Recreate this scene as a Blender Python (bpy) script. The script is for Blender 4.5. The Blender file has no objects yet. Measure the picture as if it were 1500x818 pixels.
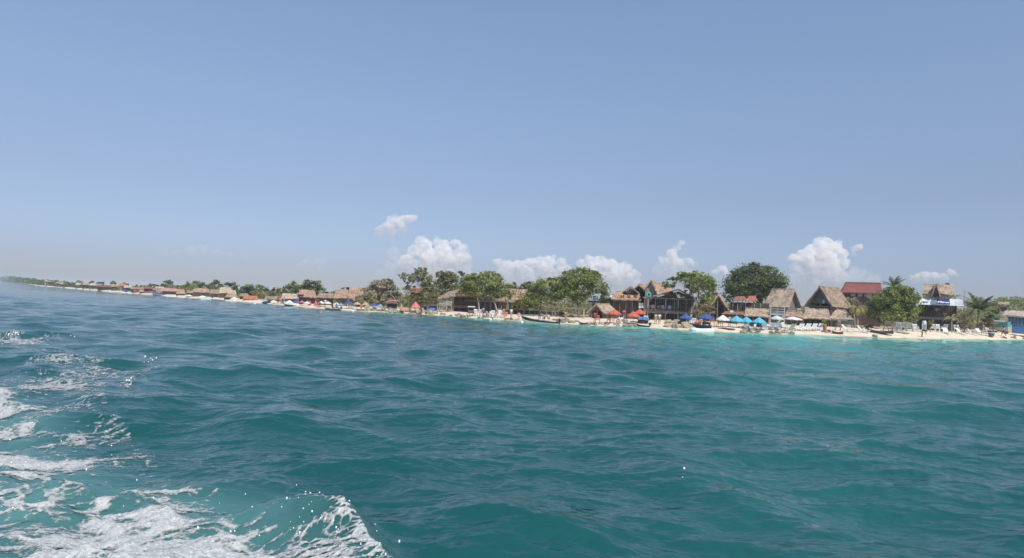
SKY_AIR, SKY_DUST, SKY_OZ, SKY_SAT, SKY_STR = 1.0, .5, 1.6, 1.08, .148
SUN_STR, EXPO = 4.3, 0.0
WAVE_STEEP = .0295
WATER_A, WATER_B, WATER_S = (.007,.068,.069), (.010,.082,.081), (.10,.56,.46)
BUMP1, BUMP2 = .30, .48
HAZE = .00030
SKY_TINT = [(0.0,(.33,.345,.47)),(.04,(.345,.36,.52)),(.09,(.45,.44,.53)),(.155,(.57,.505,.54)),(.27,(.79,.70,.67)),(.40,(.97,.86,.80)),(1,(.97,.88,.82))]
CLOUD_D = .016
import bpy, math, random
import numpy as np
from mathutils import Vector, Matrix
C = bpy.context.scene.collection
scene = bpy.context.scene
rnd = random.Random(11)
rng = np.random.default_rng(7)
R = math.radians

# ------------------------------------------------------------------ camera
FPX, CX, CY, CAMH = 977.0, 750.0, 409.0, 3.2
HOR0, HORS = 411.0, 0.040                       # the horizon in the photograph: y = HOR0 + HORS*x
n = Vector((HORS, 1.0, -(HOR0 + HORS*CX - CY)/FPX)).normalized()
fw = Vector((0, 0, -1))
Yc = (fw - n*fw.dot(n)).normalized()
Xc = Yc.cross(n)
ROT = Matrix((Xc, Yc, n))                       # camera -> world
cam = bpy.data.cameras.new('camera')
cam.sensor_width = 36.0; cam.sensor_fit = 'HORIZONTAL'; cam.lens = 36.0*FPX/1500.0
cam.clip_start = 0.1; cam.clip_end = 40000
camo = bpy.data.objects.new('camera', cam); C.objects.link(camo)
camo.matrix_world = Matrix.Translation((0, 0, CAMH)) @ ROT.to_4x4()
scene.camera = camo
EYE = Vector((0, 0, CAMH))

def ray(px, py):
    return ROT @ Vector(((px-CX)/FPX, (CY-py)/FPX, -1.0))
def at(px, py, z=0.0):
    r = ray(px, py)
    return EYE + r*((z-CAMH)/r.z)
def project(p):
    c = ROT.transposed() @ (Vector(p)-EYE)
    return CX + FPX*c.x/-c.z, CY - FPX*c.y/-c.z

# waterline as seen, turned into a real shore curve on z = 0
WL = [(-600,388.4),(-100,408.4),(0,412.3),(30,415.2),(60,419.4),(130,425.2),(200,430.8),(265,435.8),(330,440.6),(390,445.2),(450,451),(510,455.3),
      (572,458.6),(630,461.8),(698,466.6),(760,470.5),(815,474.2),(870,477.8),(935,480.6),(1000,484),(1055,487.4),
      (1150,490.2),(1265,494.8),(1390,497.4),(1500,498.4),(1600,500),(1800,504),(2300,520)]
def wl(px): return float(np.interp(px, [a for a, b in WL], [b for a, b in WL]))
def shore(px): return at(px, wl(px), 0.0)
_t = np.linspace(-600, 2300, 1500)
_s = [shore(float(p)) for p in _t]
SH_A = np.array([p.x/p.y for p in _s]); SH_D = np.array([p.y for p in _s])
_o = np.argsort(SH_A); SH_A, SH_D = SH_A[_o], SH_D[_o]
PROF = ([-400,-60,-20,-8,-3,0,3,6,9,14,30,80,300,4000], [-9,-5,-2.4,-1.1,-.42,0,.36,.75,1.0,1.15,1.3,1.5,2.0,3.0])
def ground_z(d, px=1200):
    z = float(np.interp(d, PROF[0], PROF[1]))
    return z*float(np.interp(px, [0, 700, 950, 1120], [.45, .55, .78, .92])) if z > 0 else z
def land(px, d):
    """the point d metres inland of the waterline in the direction of column px"""
    s = shore(px); h = Vector((s.x, s.y, 0)); L = h.length
    p = h*((L+d)/L); p.z = ground_z(d, px); return p

class Frame:
    """a local frame standing on the beach: x to the right, y away from the sea, z up"""
    def __init__(self, px, d, rot=0.0, z=None):
        self.o = land(px, d)
        if z is not None: self.o.z = z
        self.yaw = math.atan2(-self.o.x, self.o.y)
        self.rot = rot
        self.s = FPX/self.o.y                    # photo pixels per metre there
    def xz(self, px, py):
        r = ray(px, py); ydir = Vector((-math.sin(self.yaw), math.cos(self.yaw), 0))
        t = (self.o-EYE).dot(ydir)/r.dot(ydir)
        p = EYE + r*t - self.o
        return p.dot(Vector((math.cos(self.yaw), math.sin(self.yaw), 0))), p.z
    def x(self, px, py=None): return self.xz(px, py if py is not None else wl(px)-10)[0]
    def z(self, px, py): return self.xz(px, py)[1]

# ------------------------------------------------------------------ materials
def new_mat(name):
    m = bpy.data.materials.new(name); m.use_nodes = True
    nt = m.node_tree; nt.nodes.clear()
    out = nt.nodes.new('ShaderNodeOutputMaterial')
    return m, nt, out
def N(nt, typ, **kw):
    nd = nt.nodes.new(typ)
    for k, v in kw.items():
        if k.startswith('i_'):
            key = k[2:]; nd.inputs[int(key) if key.isdigit() else key].default_value = v
        else: setattr(nd, k, v)
    return nd
def ramp(nt, stops, fac=None, interp='LINEAR'):
    r = nt.nodes.new('ShaderNodeValToRGB'); e = r.color_ramp.elements; r.color_ramp.interpolation = interp
    while len(e) < len(stops): e.new(0.5)
    for el, (p, c) in zip(e, stops):
        el.position = p; el.color = (c[0], c[1], c[2], 1) if not isinstance(c, (int, float)) else (c, c, c, 1)
    if fac is not None: nt.links.new(fac, r.inputs['Fac'])
    return r
MATS = {}
def plain(name, col, rough=.75, var=.18, scale=3.0, spec=.25, bump=.0, metal=0.0):
    """a painted / wooden / cloth surface with worn, uneven colour"""
    key = name
    if key in MATS: return MATS[key]
    m, nt, out = new_mat(name); L = nt.links
    tc = N(nt, 'ShaderNodeTexCoord')
    no = N(nt, 'ShaderNodeTexNoise', i_Scale=scale, i_Detail=6.0, i_Roughness=.65)
    L.new(tc.outputs['Object'], no.inputs['Vector'])
    lo = tuple(max(0, c*(1-var*1.6)) for c in col); hi = tuple(min(.95, c*(1+var)) for c in col)
    rp = ramp(nt, [(.3, lo), (.52, col), (.72, hi)], no.outputs['Fac'])
    b = N(nt, 'ShaderNodeBsdfPrincipled', i_Roughness=rough, i_Metallic=metal)
    b.inputs['Specular IOR Level'].default_value = spec
    L.new(rp.outputs['Color'], b.inputs['Base Color'])
    if bump:
        bp = N(nt, 'ShaderNodeBump', i_Strength=bump, i_Distance=.05); L.new(no.outputs['Fac'], bp.inputs['Height']); L.new(bp.outputs['Normal'], b.inputs['Normal'])
    L.new(b.outputs[0], out.inputs['Surface'])
    MATS[key] = m; return m
def thatch(name, c0, c1, c2, scale=1.0):
    """dry palm thatch: streaks down the slope, weathered patches"""
    if name in MATS: return MATS[name]
    m, nt, out = new_mat(name); L = nt.links
    tc = N(nt, 'ShaderNodeTexCoord')
    mp = N(nt, 'ShaderNodeMapping'); mp.inputs['Scale'].default_value = (7*scale, 7*scale, 1.6*scale)
    L.new(tc.outputs['Object'], mp.inputs['Vector'])
    st = N(nt, 'ShaderNodeTexNoise', i_Scale=1.0, i_Detail=8.0, i_Roughness=.75); L.new(mp.outputs[0], st.inputs['Vector'])
    pt = N(nt, 'ShaderNodeTexNoise', i_Scale=.8*scale, i_Detail=4.0, i_Roughness=.6); L.new(tc.outputs['Object'], pt.inputs['Vector'])
    r1 = ramp(nt, [(.33, c0), (.5, c1), (.68, c2)], st.outputs['Fac'])
    r2 = ramp(nt, [(.35, (.72,.68,.66)), (.6, (1.08,1.06,1.02))], pt.outputs['Fac'])
    mx = N(nt, 'ShaderNodeMix', data_type='RGBA', blend_type='MULTIPLY', i_0=1.0)
    L.new(r1.outputs['Color'], mx.inputs[6]); L.new(r2.outputs['Color'], mx.inputs[7])
    p3 = N(nt, 'ShaderNodeTexNoise', i_Scale=2.7*scale, i_Detail=3.0, i_Roughness=.6); L.new(tc.outputs['Object'], p3.inputs['Vector'])
    r3 = ramp(nt, [(.34, (.50,.46,.44)), (.5, (.97,.96,.95)), (.64, (1.0,1.0,1.0))], p3.outputs['Fac'])
    m3 = N(nt, 'ShaderNodeMix', data_type='RGBA', blend_type='MULTIPLY', i_0=1.0); L.new(mx.outputs[2], m3.inputs[6]); L.new(r3.outputs['Color'], m3.inputs[7]); mx = m3
    b = N(nt, 'ShaderNodeBsdfPrincipled', i_Roughness=.95); b.inputs['Specular IOR Level'].default_value = .1
    L.new(mx.outputs[2], b.inputs['Base Color'])
    bp = N(nt, 'ShaderNodeBump', i_Strength=.8, i_Distance=.12); L.new(st.outputs['Fac'], bp.inputs['Height']); L.new(bp.outputs['Normal'], b.inputs['Normal'])
    L.new(b.outputs[0], out.inputs['Surface'])
    MATS[name] = m; return m
def leafmat(name, dark, mid, light, trans=.46):
    if name in MATS: return MATS[name]
    m, nt, out = new_mat(name); L = nt.links
    at_ = N(nt, 'ShaderNodeAttribute', attribute_name='tint')
    rp = ramp(nt, [(0, dark), (.5, mid), (1, light)], at_.outputs['Fac'])
    b = N(nt, 'ShaderNodeBsdfPrincipled', i_Roughness=.6); b.inputs['Specular IOR Level'].default_value = .25
    tr = N(nt, 'ShaderNodeBsdfTranslucent'); mx = N(nt, 'ShaderNodeMixShader', i_0=trans)
    L.new(rp.outputs['Color'], b.inputs['Base Color']); L.new(rp.outputs['Color'], tr.inputs['Color'])
    L.new(b.outputs[0], mx.inputs[1]); L.new(tr.outputs[0], mx.inputs[2]); L.new(mx.outputs[0], out.inputs['Surface'])
    MATS[name] = m; return m

# ------------------------------------------------------------------ mesh helpers
def mesh_from_arrays(name, verts, faces):
    """fast mesh: verts (n,3) float array, faces (m,k) int array"""
    me = bpy.data.meshes.new(name)
    nv, (nf, k) = len(verts), faces.shape
    me.vertices.add(nv); me.loops.add(nf*k); me.polygons.add(nf)
    me.vertices.foreach_set('co', np.ascontiguousarray(verts, dtype=np.float32).ravel())
    me.loops.foreach_set('vertex_index', np.ascontiguousarray(faces, dtype=np.int32).ravel())
    me.polygons.foreach_set('loop_start', np.arange(0, nf*k, k, dtype=np.int32))
    me.polygons.foreach_set('loop_total', np.full(nf, k, dtype=np.int32))
    me.update(calc_edges=True)
    return me
def set_attr(me, name, vals):
    a = me.attributes.new(name, 'FLOAT', 'POINT'); a.data.foreach_set('value', np.ascontiguousarray(vals, dtype=np.float32))
def smooth(me): me.polygons.foreach_set('use_smooth', np.ones(len(me.polygons), dtype=bool))
def link(name, me, mat=None, parent=None):
    o = bpy.data.objects.new(name, me); C.objects.link(o)
    if mat is not None: me.materials.append(mat)
    if parent is not None: o.parent = parent
    return o
def tag(o, label=None, cat=None, group=None, kind=None):
    if label: o['label'] = label
    if cat: o['category'] = cat
    if group: o['group'] = group
    if kind: o['kind'] = kind
    return o
def thing(name, label, cat, loc, yaw=0.0, group=None):
    o = bpy.data.objects.new(name, None); C.objects.link(o)
    o.empty_display_size = .3
    o.location = loc; o.rotation_euler = (0, 0, yaw)
    return tag(o, label, cat, group)
def at_frame(name, label, cat, F, group=None):
    return thing(name, label, cat, F.o, F.yaw+F.rot, group)
def dup(o, loc=None, yaw=None, label=None, group=None):
    c = o.copy(); C.objects.link(c)
    for ch in list(o.children):
        d = ch.copy(); C.objects.link(d); d.parent = c
        for g in list(ch.children):
            e = g.copy(); C.objects.link(e); e.parent = d
    if loc is not None: c.location = loc
    if yaw is not None: c.rotation_euler = (0, 0, yaw)
    if label: c['label'] = label
    if group: c['group'] = group
    return c
class MB:
    """collects shapes and links them as one mesh object"""
    def __init__(self): self.v = []; self.f = []
    def add(self, vs, fs):
        o = len(self.v); self.v += [tuple(p) for p in vs]; self.f += [tuple(i+o for i in f) for f in fs]; return self
    def box(self, x0, x1, y0, y1, z0, z1, rot=0.0, bev=0.0):
        cx, cy = (x0+x1)/2, (y0+y1)/2
        vs = []
        for z in (z0, z1):
            for x, y in ((x0,y0),(x1,y0),(x1,y1),(x0,y1)):
                if rot:
                    dx, dy = x-cx, y-cy; x, y = cx+dx*math.cos(rot)-dy*math.sin(rot), cy+dx*math.sin(rot)+dy*math.cos(rot)
                vs.append((x, y, z))
        return self.add(vs, [(3,2,1,0),(4,5,6,7),(0,1,5,4),(1,2,6,5),(2,3,7,6),(3,0,4,7)])
    def tube(self, pts, rads, n=7, caps=True):
        pts = [Vector(p) for p in pts]
        if isinstance(rads, (int, float)): rads = [rads]*len(pts)
        vs, fs = [], []
        for i, p in enumerate(pts):
            t = (pts[min(i+1, len(pts)-1)]-pts[max(i-1, 0)])
            if t.length < 1e-9: t = Vector((0,0,1))
            t.normalize()
            a = t.cross(Vector((0,0,1)) if abs(t.z) < .9 else Vector((1,0,0))).normalized(); b = t.cross(a)
            for k in range(n):
                an = 2*math.pi*k/n
                vs.append(p + (a*math.cos(an)+b*math.sin(an))*rads[i])
        for i in range(len(pts)-1):
            for k in range(n):
                k2 = (k+1) % n
                fs.append((i*n+k, i*n+k2, (i+1)*n+k2, (i+1)*n+k))
        if caps:
            fs.append(tuple(range(n-1, -1, -1))); fs.append(tuple(range((len(pts)-1)*n, len(pts)*n)))
        return self.add(vs, fs)
    def beam(self, p, q, w, h=None):
        """a squared timber from p to q"""
        h = h or w; p, q = Vector(p), Vector(q); t = (q-p).normalized()
        a = t.cross(Vector((0,0,1)) if abs(t.z) < .95 else Vector((0,1,0))).normalized(); b = a.cross(t)
        vs = [e + a*sx*w/2 + b*sz*h/2 for e in (p, q) for sx, sz in ((-1,-1),(1,-1),(1,1),(-1,1))]
        return self.add(vs, [(0,1,2,3),(7,6,5,4),(0,4,5,1),(1,5,6,2),(2,6,7,3),(3,7,4,0)])
    def prism(self, poly, y0, y1):
        """polygon in x,z extruded along y"""
        k = len(poly)
        vs = [(x, y0, z) for x, z in poly] + [(x, y1, z) for x, z in poly]
        fs = [tuple(range(k)), tuple(range(2*k-1, k-1, -1))] + [(i, i+k, (i+1) % k+k, (i+1) % k) for i in range(k)]
        return self.add(vs, fs)
    def slab(self, p00, p10, p11, p01, t, nu=10, nv=6, jit=.03, rag=.0):
        """thick sheet between four corners (p00,p10 = lower edge, p01,p11 = upper edge), uneven, lower edge ragged"""
        P = [Vector(p) for p in (p00, p10, p11, p01)]
        nn = (P[1]-P[0]).cross(P[3]-P[0])
        if nn.length < 1e-9: nn = (P[1]-P[0]).cross(P[2]-P[0])
        nn.normalize()
        if nn.z < 0: nn = -nn
        top, bot = [], []
        for j in range(nv+1):
            for i in range(nu+1):
                u, v = i/nu, j/nv
                p = (P[0]*(1-u)+P[1]*u)*(1-v) + (P[3]*(1-u)+P[2]*u)*v
                if j == 0 and rag: p = p + (P[0]-P[3]).normalized()*rnd.uniform(-rag, rag*.6)
                top.append(p + nn*(t/2+rnd.uniform(-jit, jit))); bot.append(p - nn*t/2)
        w = nu+1; m = len(top); fs = []
        for j in range(nv):
            for i in range(nu):
                a = j*w+i
                fs.append((a, a+1, a+w+1, a+w)); fs.append((m+a+w, m+a+w+1, m+a+1, m+a))
        for i in range(nu):
            fs.append((i+1, i, m+i, m+i+1)); a = nv*w+i; fs.append((a, a+1, m+a+1, m+a))
        for j in range(nv):
            a = j*w; fs.append((a, a+w, m+a+w, m+a)); a = j*w+nu; fs.append((a+w, a, m+a, m+a+w))
        return self.add(top+bot, fs)
    def ball(self, c, r, n=8, m=6, sq=(1,1,1), jit=0.0):
        vs = [(c[0], c[1], c[2]+r*sq[2])]
        for j in range(1, m):
            th = math.pi*j/m
            for i in range(n):
                ph = 2*math.pi*i/n; q = 1+rnd.uniform(-jit, jit)
                vs.append((c[0]+q*r*sq[0]*math.sin(th)*math.cos(ph), c[1]+q*r*sq[1]*math.sin(th)*math.sin(ph), c[2]+q*r*sq[2]*math.cos(th)))
        vs.append((c[0], c[1], c[2]-r*sq[2]))
        fs = [(0, 1+i, 1+(i+1) % n) for i in range(n)]
        for j in range(m-2):
            for i in range(n):
                a = 1+j*n+i; b = 1+j*n+(i+1) % n
                fs.append((a, a+n, b+n, b))
        l = len(vs)-1; o = 1+(m-2)*n
        fs += [(l, o+(i+1) % n, o+i) for i in range(n)]
        return self.add(vs, fs)
    def build(self, name, mat, parent=None, sm=False):
        me = bpy.data.meshes.new(name); me.from_pydata([tuple(p) for p in self.v], [], self.f); me.update()
        if sm: smooth(me)
        return link(name, me, mat, parent)

# ------------------------------------------------------------------ numpy noise
def _hash(ix, iy, seed):
    h = (ix.astype(np.int64)*374761393 + iy.astype(np.int64)*668265263 + seed*2147483647) & 0x7fffffff
    h = ((h ^ (h >> 13))*1274126177) & 0x7fffffff
    h = ((h ^ (h >> 16))*668265263) & 0x7fffffff
    return ((h ^ (h >> 15)) & 0xffffff)/float(0xffffff)
def vnoise(x, y, seed=0):
    ix, iy = np.floor(x), np.floor(y); fx, fy = x-ix, y-iy
    fx = fx*fx*(3-2*fx); fy = fy*fy*(3-2*fy)
    a, b, c, d = _hash(ix,iy,seed), _hash(ix+1,iy,seed), _hash(ix,iy+1,seed), _hash(ix+1,iy+1,seed)
    return (a*(1-fx)+b*fx)*(1-fy)+(c*(1-fx)+d*fx)*fy
def fbm(x, y, oct=5, seed=0, gain=.5):
    s = np.zeros_like(x); a = 1.0; t = 0
    for o in range(oct):
        s += a*vnoise(x*2**o+17.3*o, y*2**o-9.1*o, seed+o); t += a; a *= gain
    return s/t
def worley(x, y, seed=0):
    ix, iy = np.floor(x), np.floor(y); f1 = np.full(x.shape, 9.0); f2 = np.full(x.shape, 9.0)
    for dx in (-1,0,1):
        for dy in (-1,0,1):
            cx, cy = ix+dx, iy+dy
            d = np.hypot(cx+_hash(cx,cy,seed)-x, cy+_hash(cx,cy,seed+57)-y)
            f2 = np.where(d < f1, f1, np.minimum(f2, d)); f1 = np.minimum(f1, d)
    return f1, f2
def sstep(a, b, x):
    t = np.clip((x-a)/(b-a), 0, 1); return t*t*(3-2*t)
# ------------------------------------------------------------------ sky and sun
SUN_EL, SUN_AZ = R(52), R(154)                  # azimuth clockwise from +Y (the view direction); the sun stands high, behind right
sdir = Vector((math.cos(SUN_EL)*math.sin(SUN_AZ), math.cos(SUN_EL)*math.cos(SUN_AZ), math.sin(SUN_EL)))
w = bpy.data.worlds.new('World'); scene.world = w; w.use_nodes = True
nt = w.node_tree; nt.nodes.clear()
sky = N(nt, 'ShaderNodeTexSky', sky_type='NISHITA', sun_disc=False, sun_elevation=SUN_EL, sun_rotation=SUN_AZ,
        altitude=0.0, air_density=SKY_AIR, dust_density=SKY_DUST, ozone_density=SKY_OZ)
hs = N(nt, 'ShaderNodeHueSaturation', i_Saturation=SKY_SAT, i_Value=1.3)
bg = N(nt, 'ShaderNodeBackground', i_Strength=SKY_STR)
wo = N(nt, 'ShaderNodeOutputWorld')
tc = N(nt, 'ShaderNodeTexCoord'); sx = N(nt, 'ShaderNodeSeparateXYZ'); nt.links.new(tc.outputs['Generated'], sx.inputs[0])
el = ramp(nt, SKY_TINT, sx.outputs['Z'])
tm = N(nt, 'ShaderNodeMix', data_type='RGBA', blend_type='MULTIPLY', i_0=1.0); nt.links.new(sky.outputs[0], tm.inputs[6]); nt.links.new(el.outputs['Color'], tm.inputs[7])
nt.links.new(tm.outputs[2], hs.inputs['Color']); nt.links.new(hs.outputs[0], bg.inputs['Color']); nt.links.new(bg.outputs[0], wo.inputs['Surface'])
sl = bpy.data.lights.new('sun', 'SUN'); sl.energy = SUN_STR; sl.angle = R(.53); sl.color = (1.0, .95, .87)
so = bpy.data.objects.new('sun', sl); C.objects.link(so); so.rotation_euler = sdir.to_track_quat('Z', 'Y').to_euler(); so.location = (40, -60, 150)
scene.view_settings.view_transform = 'Standard'; scene.view_settings.look = 'None'
scene.view_settings.exposure = EXPO; scene.view_settings.gamma = 1.0; scene.view_settings.use_curve_mapping = False
cy = scene.cycles
cy.max_bounces = 40; cy.diffuse_bounces = 3; cy.glossy_bounces = 3; cy.transmission_bounces = 4; cy.volume_bounces = 30; cy.transparent_max_bounces = 40
cy.caustics_reflective = False; cy.caustics_refractive = False
cy.use_denoising = True
try: cy.denoiser = 'OPENIMAGEDENOISE'
except Exception: pass

# ------------------------------------------------------------------ the sea
WAVES = []
wr = random.Random(5)
for i in range(96):
    t = i/95.0
    lam = .55*(11.0/.55)**t*wr.uniform(.94, 1.06)
    th = R(-100) + wr.gauss(0, .62)              # the swell runs towards the camera, spread about
    k = 2*math.pi/lam
    st = WAVE_STEEP*(1.0 if lam < 7 else (11.5-lam)/4.5*.8+.2)*wr.uniform(.5, 1.3)
    WAVES.append((k, math.cos(th), math.sin(th), st/k, wr.uniform(0, 6.283), lam))
for i in range(34):                              # wind ripples
    lam = .17*(.55/.17)**(i/33.0)*wr.uniform(.94, 1.06); th = R(-95)+wr.gauss(0, .75); k = 2*math.pi/lam
    WAVES.append((k, math.cos(th), math.sin(th), .021*wr.uniform(.5, 1.3)/k, wr.uniform(0, 6.283), lam))
# the crest of the boat's own wash, lower left
RIDGE = [(330,706),(424,722),(492,742),(545,782),(590,824),(640,872)]
RP = np.array([[at(x, y, .25).x, at(x, y, .25).y] for x, y in RIDGE])
def seg_dist(x, y, P):
    """signed distance to a polyline (positive to its right when walking it) and the position along it"""
    best = np.full(x.shape, 1e9); sg = np.zeros(x.shape); al = np.zeros(x.shape)
    for i in range(len(P)-1):
        ax, ay = P[i]; bx, by = P[i+1]; dx, dy = bx-ax, by-ay; L2 = dx*dx+dy*dy
        t = np.clip(((x-ax)*dx+(y-ay)*dy)/L2, 0, 1)
        d = np.hypot(x-ax-t*dx, y-ay-t*dy); s = np.sign((x-ax)*dy-(y-ay)*dx)
        m = d < best
        best = np.where(m, d, best); sg = np.where(m, s, sg); al = np.where(m, i+t, al)
    return best*sg, al
def shore_gap(x, y):
    """metres of water between a point and the beach, seen along the line from the boat"""
    a = x/np.maximum(y, .1)
    return (np.interp(a, SH_A, SH_D)-y)*np.sqrt(1+a*a)
def sea(x, y, res):
    ox, oy, z = x.copy(), y.copy(), np.zeros_like(x)
    gap = shore_gap(x, y)
    calm = .42+.58*sstep(0, 28, gap)
    patch = .72+.56*fbm(x/23.0, y/31.0, 2, 91)
    for k, c, s, a, ph, lam in WAVES:
        wgt = np.clip((lam/res-2.0)/2.5, 0, 1)
        if not wgt.any(): continue
        p = k*(x*c+y*s)+ph; aa = a*wgt*calm*(patch if lam < 5 else 1.0)
        z += aa*np.cos(p); q = .85*aa*np.sin(p)
        ox -= q*c; oy -= q*s
    d, al = seg_dist(x, y, RP)
    env = sstep(.1, 1.2, al)
    hgt = np.where(d < 0, np.exp(-(d/.28)**2), np.exp(-(np.abs(d)/.85)**1.6))
    lump = .75+.5*fbm(x*2.2, y*2.2, 3, 33)
    z += .30*env*hgt*lump*(y < 25)
    # churned wash behind the boat
    wash = sstep(0, 1.5, wash_depth(x, y))
    z += wash*(fbm(x*1.3, y*1.6, 4, 71)-.5)*.30
    return ox, oy, z
WB = [(-400,520),(0,572),(60,584),(115,606),(150,650),(215,676),(285,690),(350,708),(424,716),(492,738),(545,780),(590,822),(660,890)]
WBW = np.array([[at(x, y, 0).x, at(x, y, 0).y] for x, y in WB])
def wash_depth(x, y):
    d, al = seg_dist(x, y, WBW)
    return np.where(y < 40, d, -9.0)
dr = [470.0]
while dr[-1] > .42: dr.append(dr[-1]-min(.70, .12+dr[-1]/150) if dr[-1] > 1.2 else dr[-1]*.93)
dr = np.array(dr)
Yr = FPX*CAMH/dr
na = 1500
al_ = np.tan(np.linspace(-R(56), R(56), na))
al_ = np.sort(np.concatenate([np.linspace(-.86, .86, 1420), np.linspace(-1.5, -.87, 60), np.linspace(.87, 1.5, 60)])); na = len(al_)
A, Y = np.meshgrid(al_, Yr); X = A*Y
step = np.gradient(Yr)[:, None]*np.ones_like(A)
ox, oy, oz = sea(X, Y, np.maximum(step, .0013*Y))
gap = shore_gap(X, Y)
oz = np.where(gap < -6, -1.5, oz)
# from a mile on the sea lies just flat
verts = np.stack([ox, oy, oz], -1).reshape(-1, 3)
idx = np.arange(len(Yr)*na).reshape(len(Yr), na)
faces = np.stack([idx[:-1,:-1], idx[:-1,1:], idx[1:,1:], idx[1:,:-1]], -1).reshape(-1, 4)
keep = (gap.reshape(-1)[faces].min(1) > -30)
me = mesh_from_arrays('sea', verts, faces[keep]); smooth(me)
ang = X/np.maximum(Y, 1)
reach = 8+20*sstep(-.10, .55, ang)               # the pale sandy shelf is wider on the right
set_attr(me, 'shallow', (np.clip(np.exp(-np.maximum(gap+(fbm(X/7, Y/13, 3, 8)-.5)*14, 0)/reach)*(.5+.5*sstep(-.35, .15, ang)), 0, 1)).ravel())
wd = wash_depth(X, Y)
set_attr(me, 'aerated', (sstep(-.4, 1.6, wd)*(.35+.9*fbm(X*.9, Y*.9, 4, 55))).ravel())
m, nt, out = new_mat('sea_water'); L = nt.links
geo = N(nt, 'ShaderNodeNewGeometry')
s1 = N(nt, 'ShaderNodeAttribute', attribute_name='shallow'); s2 = N(nt, 'ShaderNodeAttribute', attribute_name='aerated')
no = N(nt, 'ShaderNodeTexNoise', i_Scale=.09, i_Detail=4.0); L.new(geo.outputs['Position'], no.inputs['Vector'])
deep = ramp(nt, [(.3, WATER_A), (.7, WATER_B)], no.outputs['Fac'])
shal = ramp(nt, [(0.0, (0,0,0)), (1, (1,1,1))], s1.outputs['Fac'])
mx = N(nt, 'ShaderNodeMix', data_type='RGBA'); mx.inputs[7].default_value = (*WATER_S, 1)
L.new(shal.outputs['Color'], mx.inputs[0]); L.new(deep.outputs['Color'], mx.inputs[6])
mx2 = N(nt, 'ShaderNodeMix', data_type='RGBA'); mx2.inputs[7].default_value = (.10,.235,.235,1)
am = N(nt, 'ShaderNodeMath', operation='MULTIPLY', i_1=.75); L.new(s2.outputs['Fac'], am.inputs[0])
L.new(am.outputs[0], mx2.inputs[0]); L.new(mx.outputs[2], mx2.inputs[6])
b = N(nt, 'ShaderNodeBsdfPrincipled', i_Roughness=.07, i_IOR=1.333)
L.new(mx2.outputs[2], b.inputs['Base Color'])
mp = N(nt, 'ShaderNodeMapping'); mp.inputs['Scale'].default_value = (1.0, 1.7, 1.0); mp.inputs['Rotation'].default_value = (0, 0, .15)
L.new(geo.outputs['Position'], mp.inputs['Vector'])
n1 = N(nt, 'ShaderNodeTexNoise', i_Scale=2.2, i_Detail=5.0, i_Roughness=.58, i_Distortion=.6); L.new(mp.outputs[0], n1.inputs['Vector'])
n2 = N(nt, 'ShaderNodeTexNoise', i_Scale=.42, i_Detail=4.0, i_Roughness=.55, i_Distortion=.4); L.new(mp.outputs[0], n2.inputs['Vector'])
b1 = N(nt, 'ShaderNodeBump', i_Strength=BUMP1, i_Distance=.10); b2 = N(nt, 'ShaderNodeBump', i_Strength=BUMP2, i_Distance=.55)
L.new(n1.outputs['Fac'], b1.inputs['Height']); L.new(n2.outputs['Fac'], b2.inputs['Height']); L.new(b2.outputs['Normal'], b1.inputs['Normal'])
L.new(b1.outputs['Normal'], b.inputs['Normal']); L.new(b.outputs[0], out.inputs['Surface'])
tag(link('sea', me, m), kind='structure')

# ------------------------------------------------------------------ foam on the wash (real skin of froth on the water)
gx = np.concatenate([np.arange(-110, 665, .72)]); gy = np.arange(474, 850, .62)
PX, PY = np.meshgrid(gx, gy)
Rm = np.array(ROT)
rx, ry = (PX-CX)/FPX, (CY-PY)/FPX
dxw = Rm[0,0]*rx+Rm[0,1]*ry-Rm[0,2]; dyw = Rm[1,0]*rx+Rm[1,1]*ry-Rm[1,2]; dzw = Rm[2,0]*rx+Rm[2,1]*ry-Rm[2,2]
tt = -CAMH/dzw; FX, FY = dxw*tt, dyw*tt
wd = wash_depth(FX, FY)
rd, ral = seg_dist(FX, FY, RP)
def blob(cx, cy, sx, sy): return np.exp(-((PX-cx)/sx)**2-((PY-cy)/sy)**2)
# stretched along the wake
ang_ = R(-38); ux = FX*math.cos(ang_)-FY*math.sin(ang_); uy = FX*math.sin(ang_)+FY*math.cos(ang_)
wx = fbm(ux*.9+3, uy*.9, 3, 21)-.5; wy = fbm(ux*.9-7, uy*.9+5, 3, 22)-.5
f1, f2 = worley(ux*.85+wx*1.5, uy*1.35+wy*1.7, 3)
g1, g2 = worley(ux*2.3+wx*2.6, uy*3.4+wy*2.6, 9)
h1, h2 = worley(ux*7+wx*4, uy*9+wy*4, 19)
net = 1-sstep(0, .42, f2-f1)
net2 = 1-sstep(0, .40, g2-g1)
net3 = 1-sstep(0, .45, h2-h1)
big = fbm(ux*.55, uy*.75, 4, 41)
fine = fbm(ux*6, uy*9, 4, 61, .6)
inside = sstep(-.1, 1.5, wd)
dens = inside*(.02 + .50*sstep(.40, .64, big) + .14*blob(60,640,130,70) + .16*blob(230,815,300,60) + .30*blob(60,740,120,50) + .22*blob(235,715,70,28)
               - .45*blob(440,750,60,34) - .35*blob(330,745,60,22) - .25*blob(150,700,55,18))
dens += .55*blob(5,497,34,9) + .5*blob(0,582,16,9) + .42*blob(190,563,9,7) + .38*blob(216,533,12,6) + .22*blob(60,505,40,14)
dens += .30*blob(70,566,110,22) + .18*blob(120,535,60,14)*1.0 + .2*blob(175,640,70,40) + .17*blob(85,605,120,75) - .20*blob(20,625,75,70)
field = dens*1.05 + (net-.5)*.44*inside + (net2-.5)*.30 + (net3-.5)*.20 + (fine-.5)*.85 + (big-.5)*.85 - .185
field = np.where(dens < .07, -1.0, field)
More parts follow.
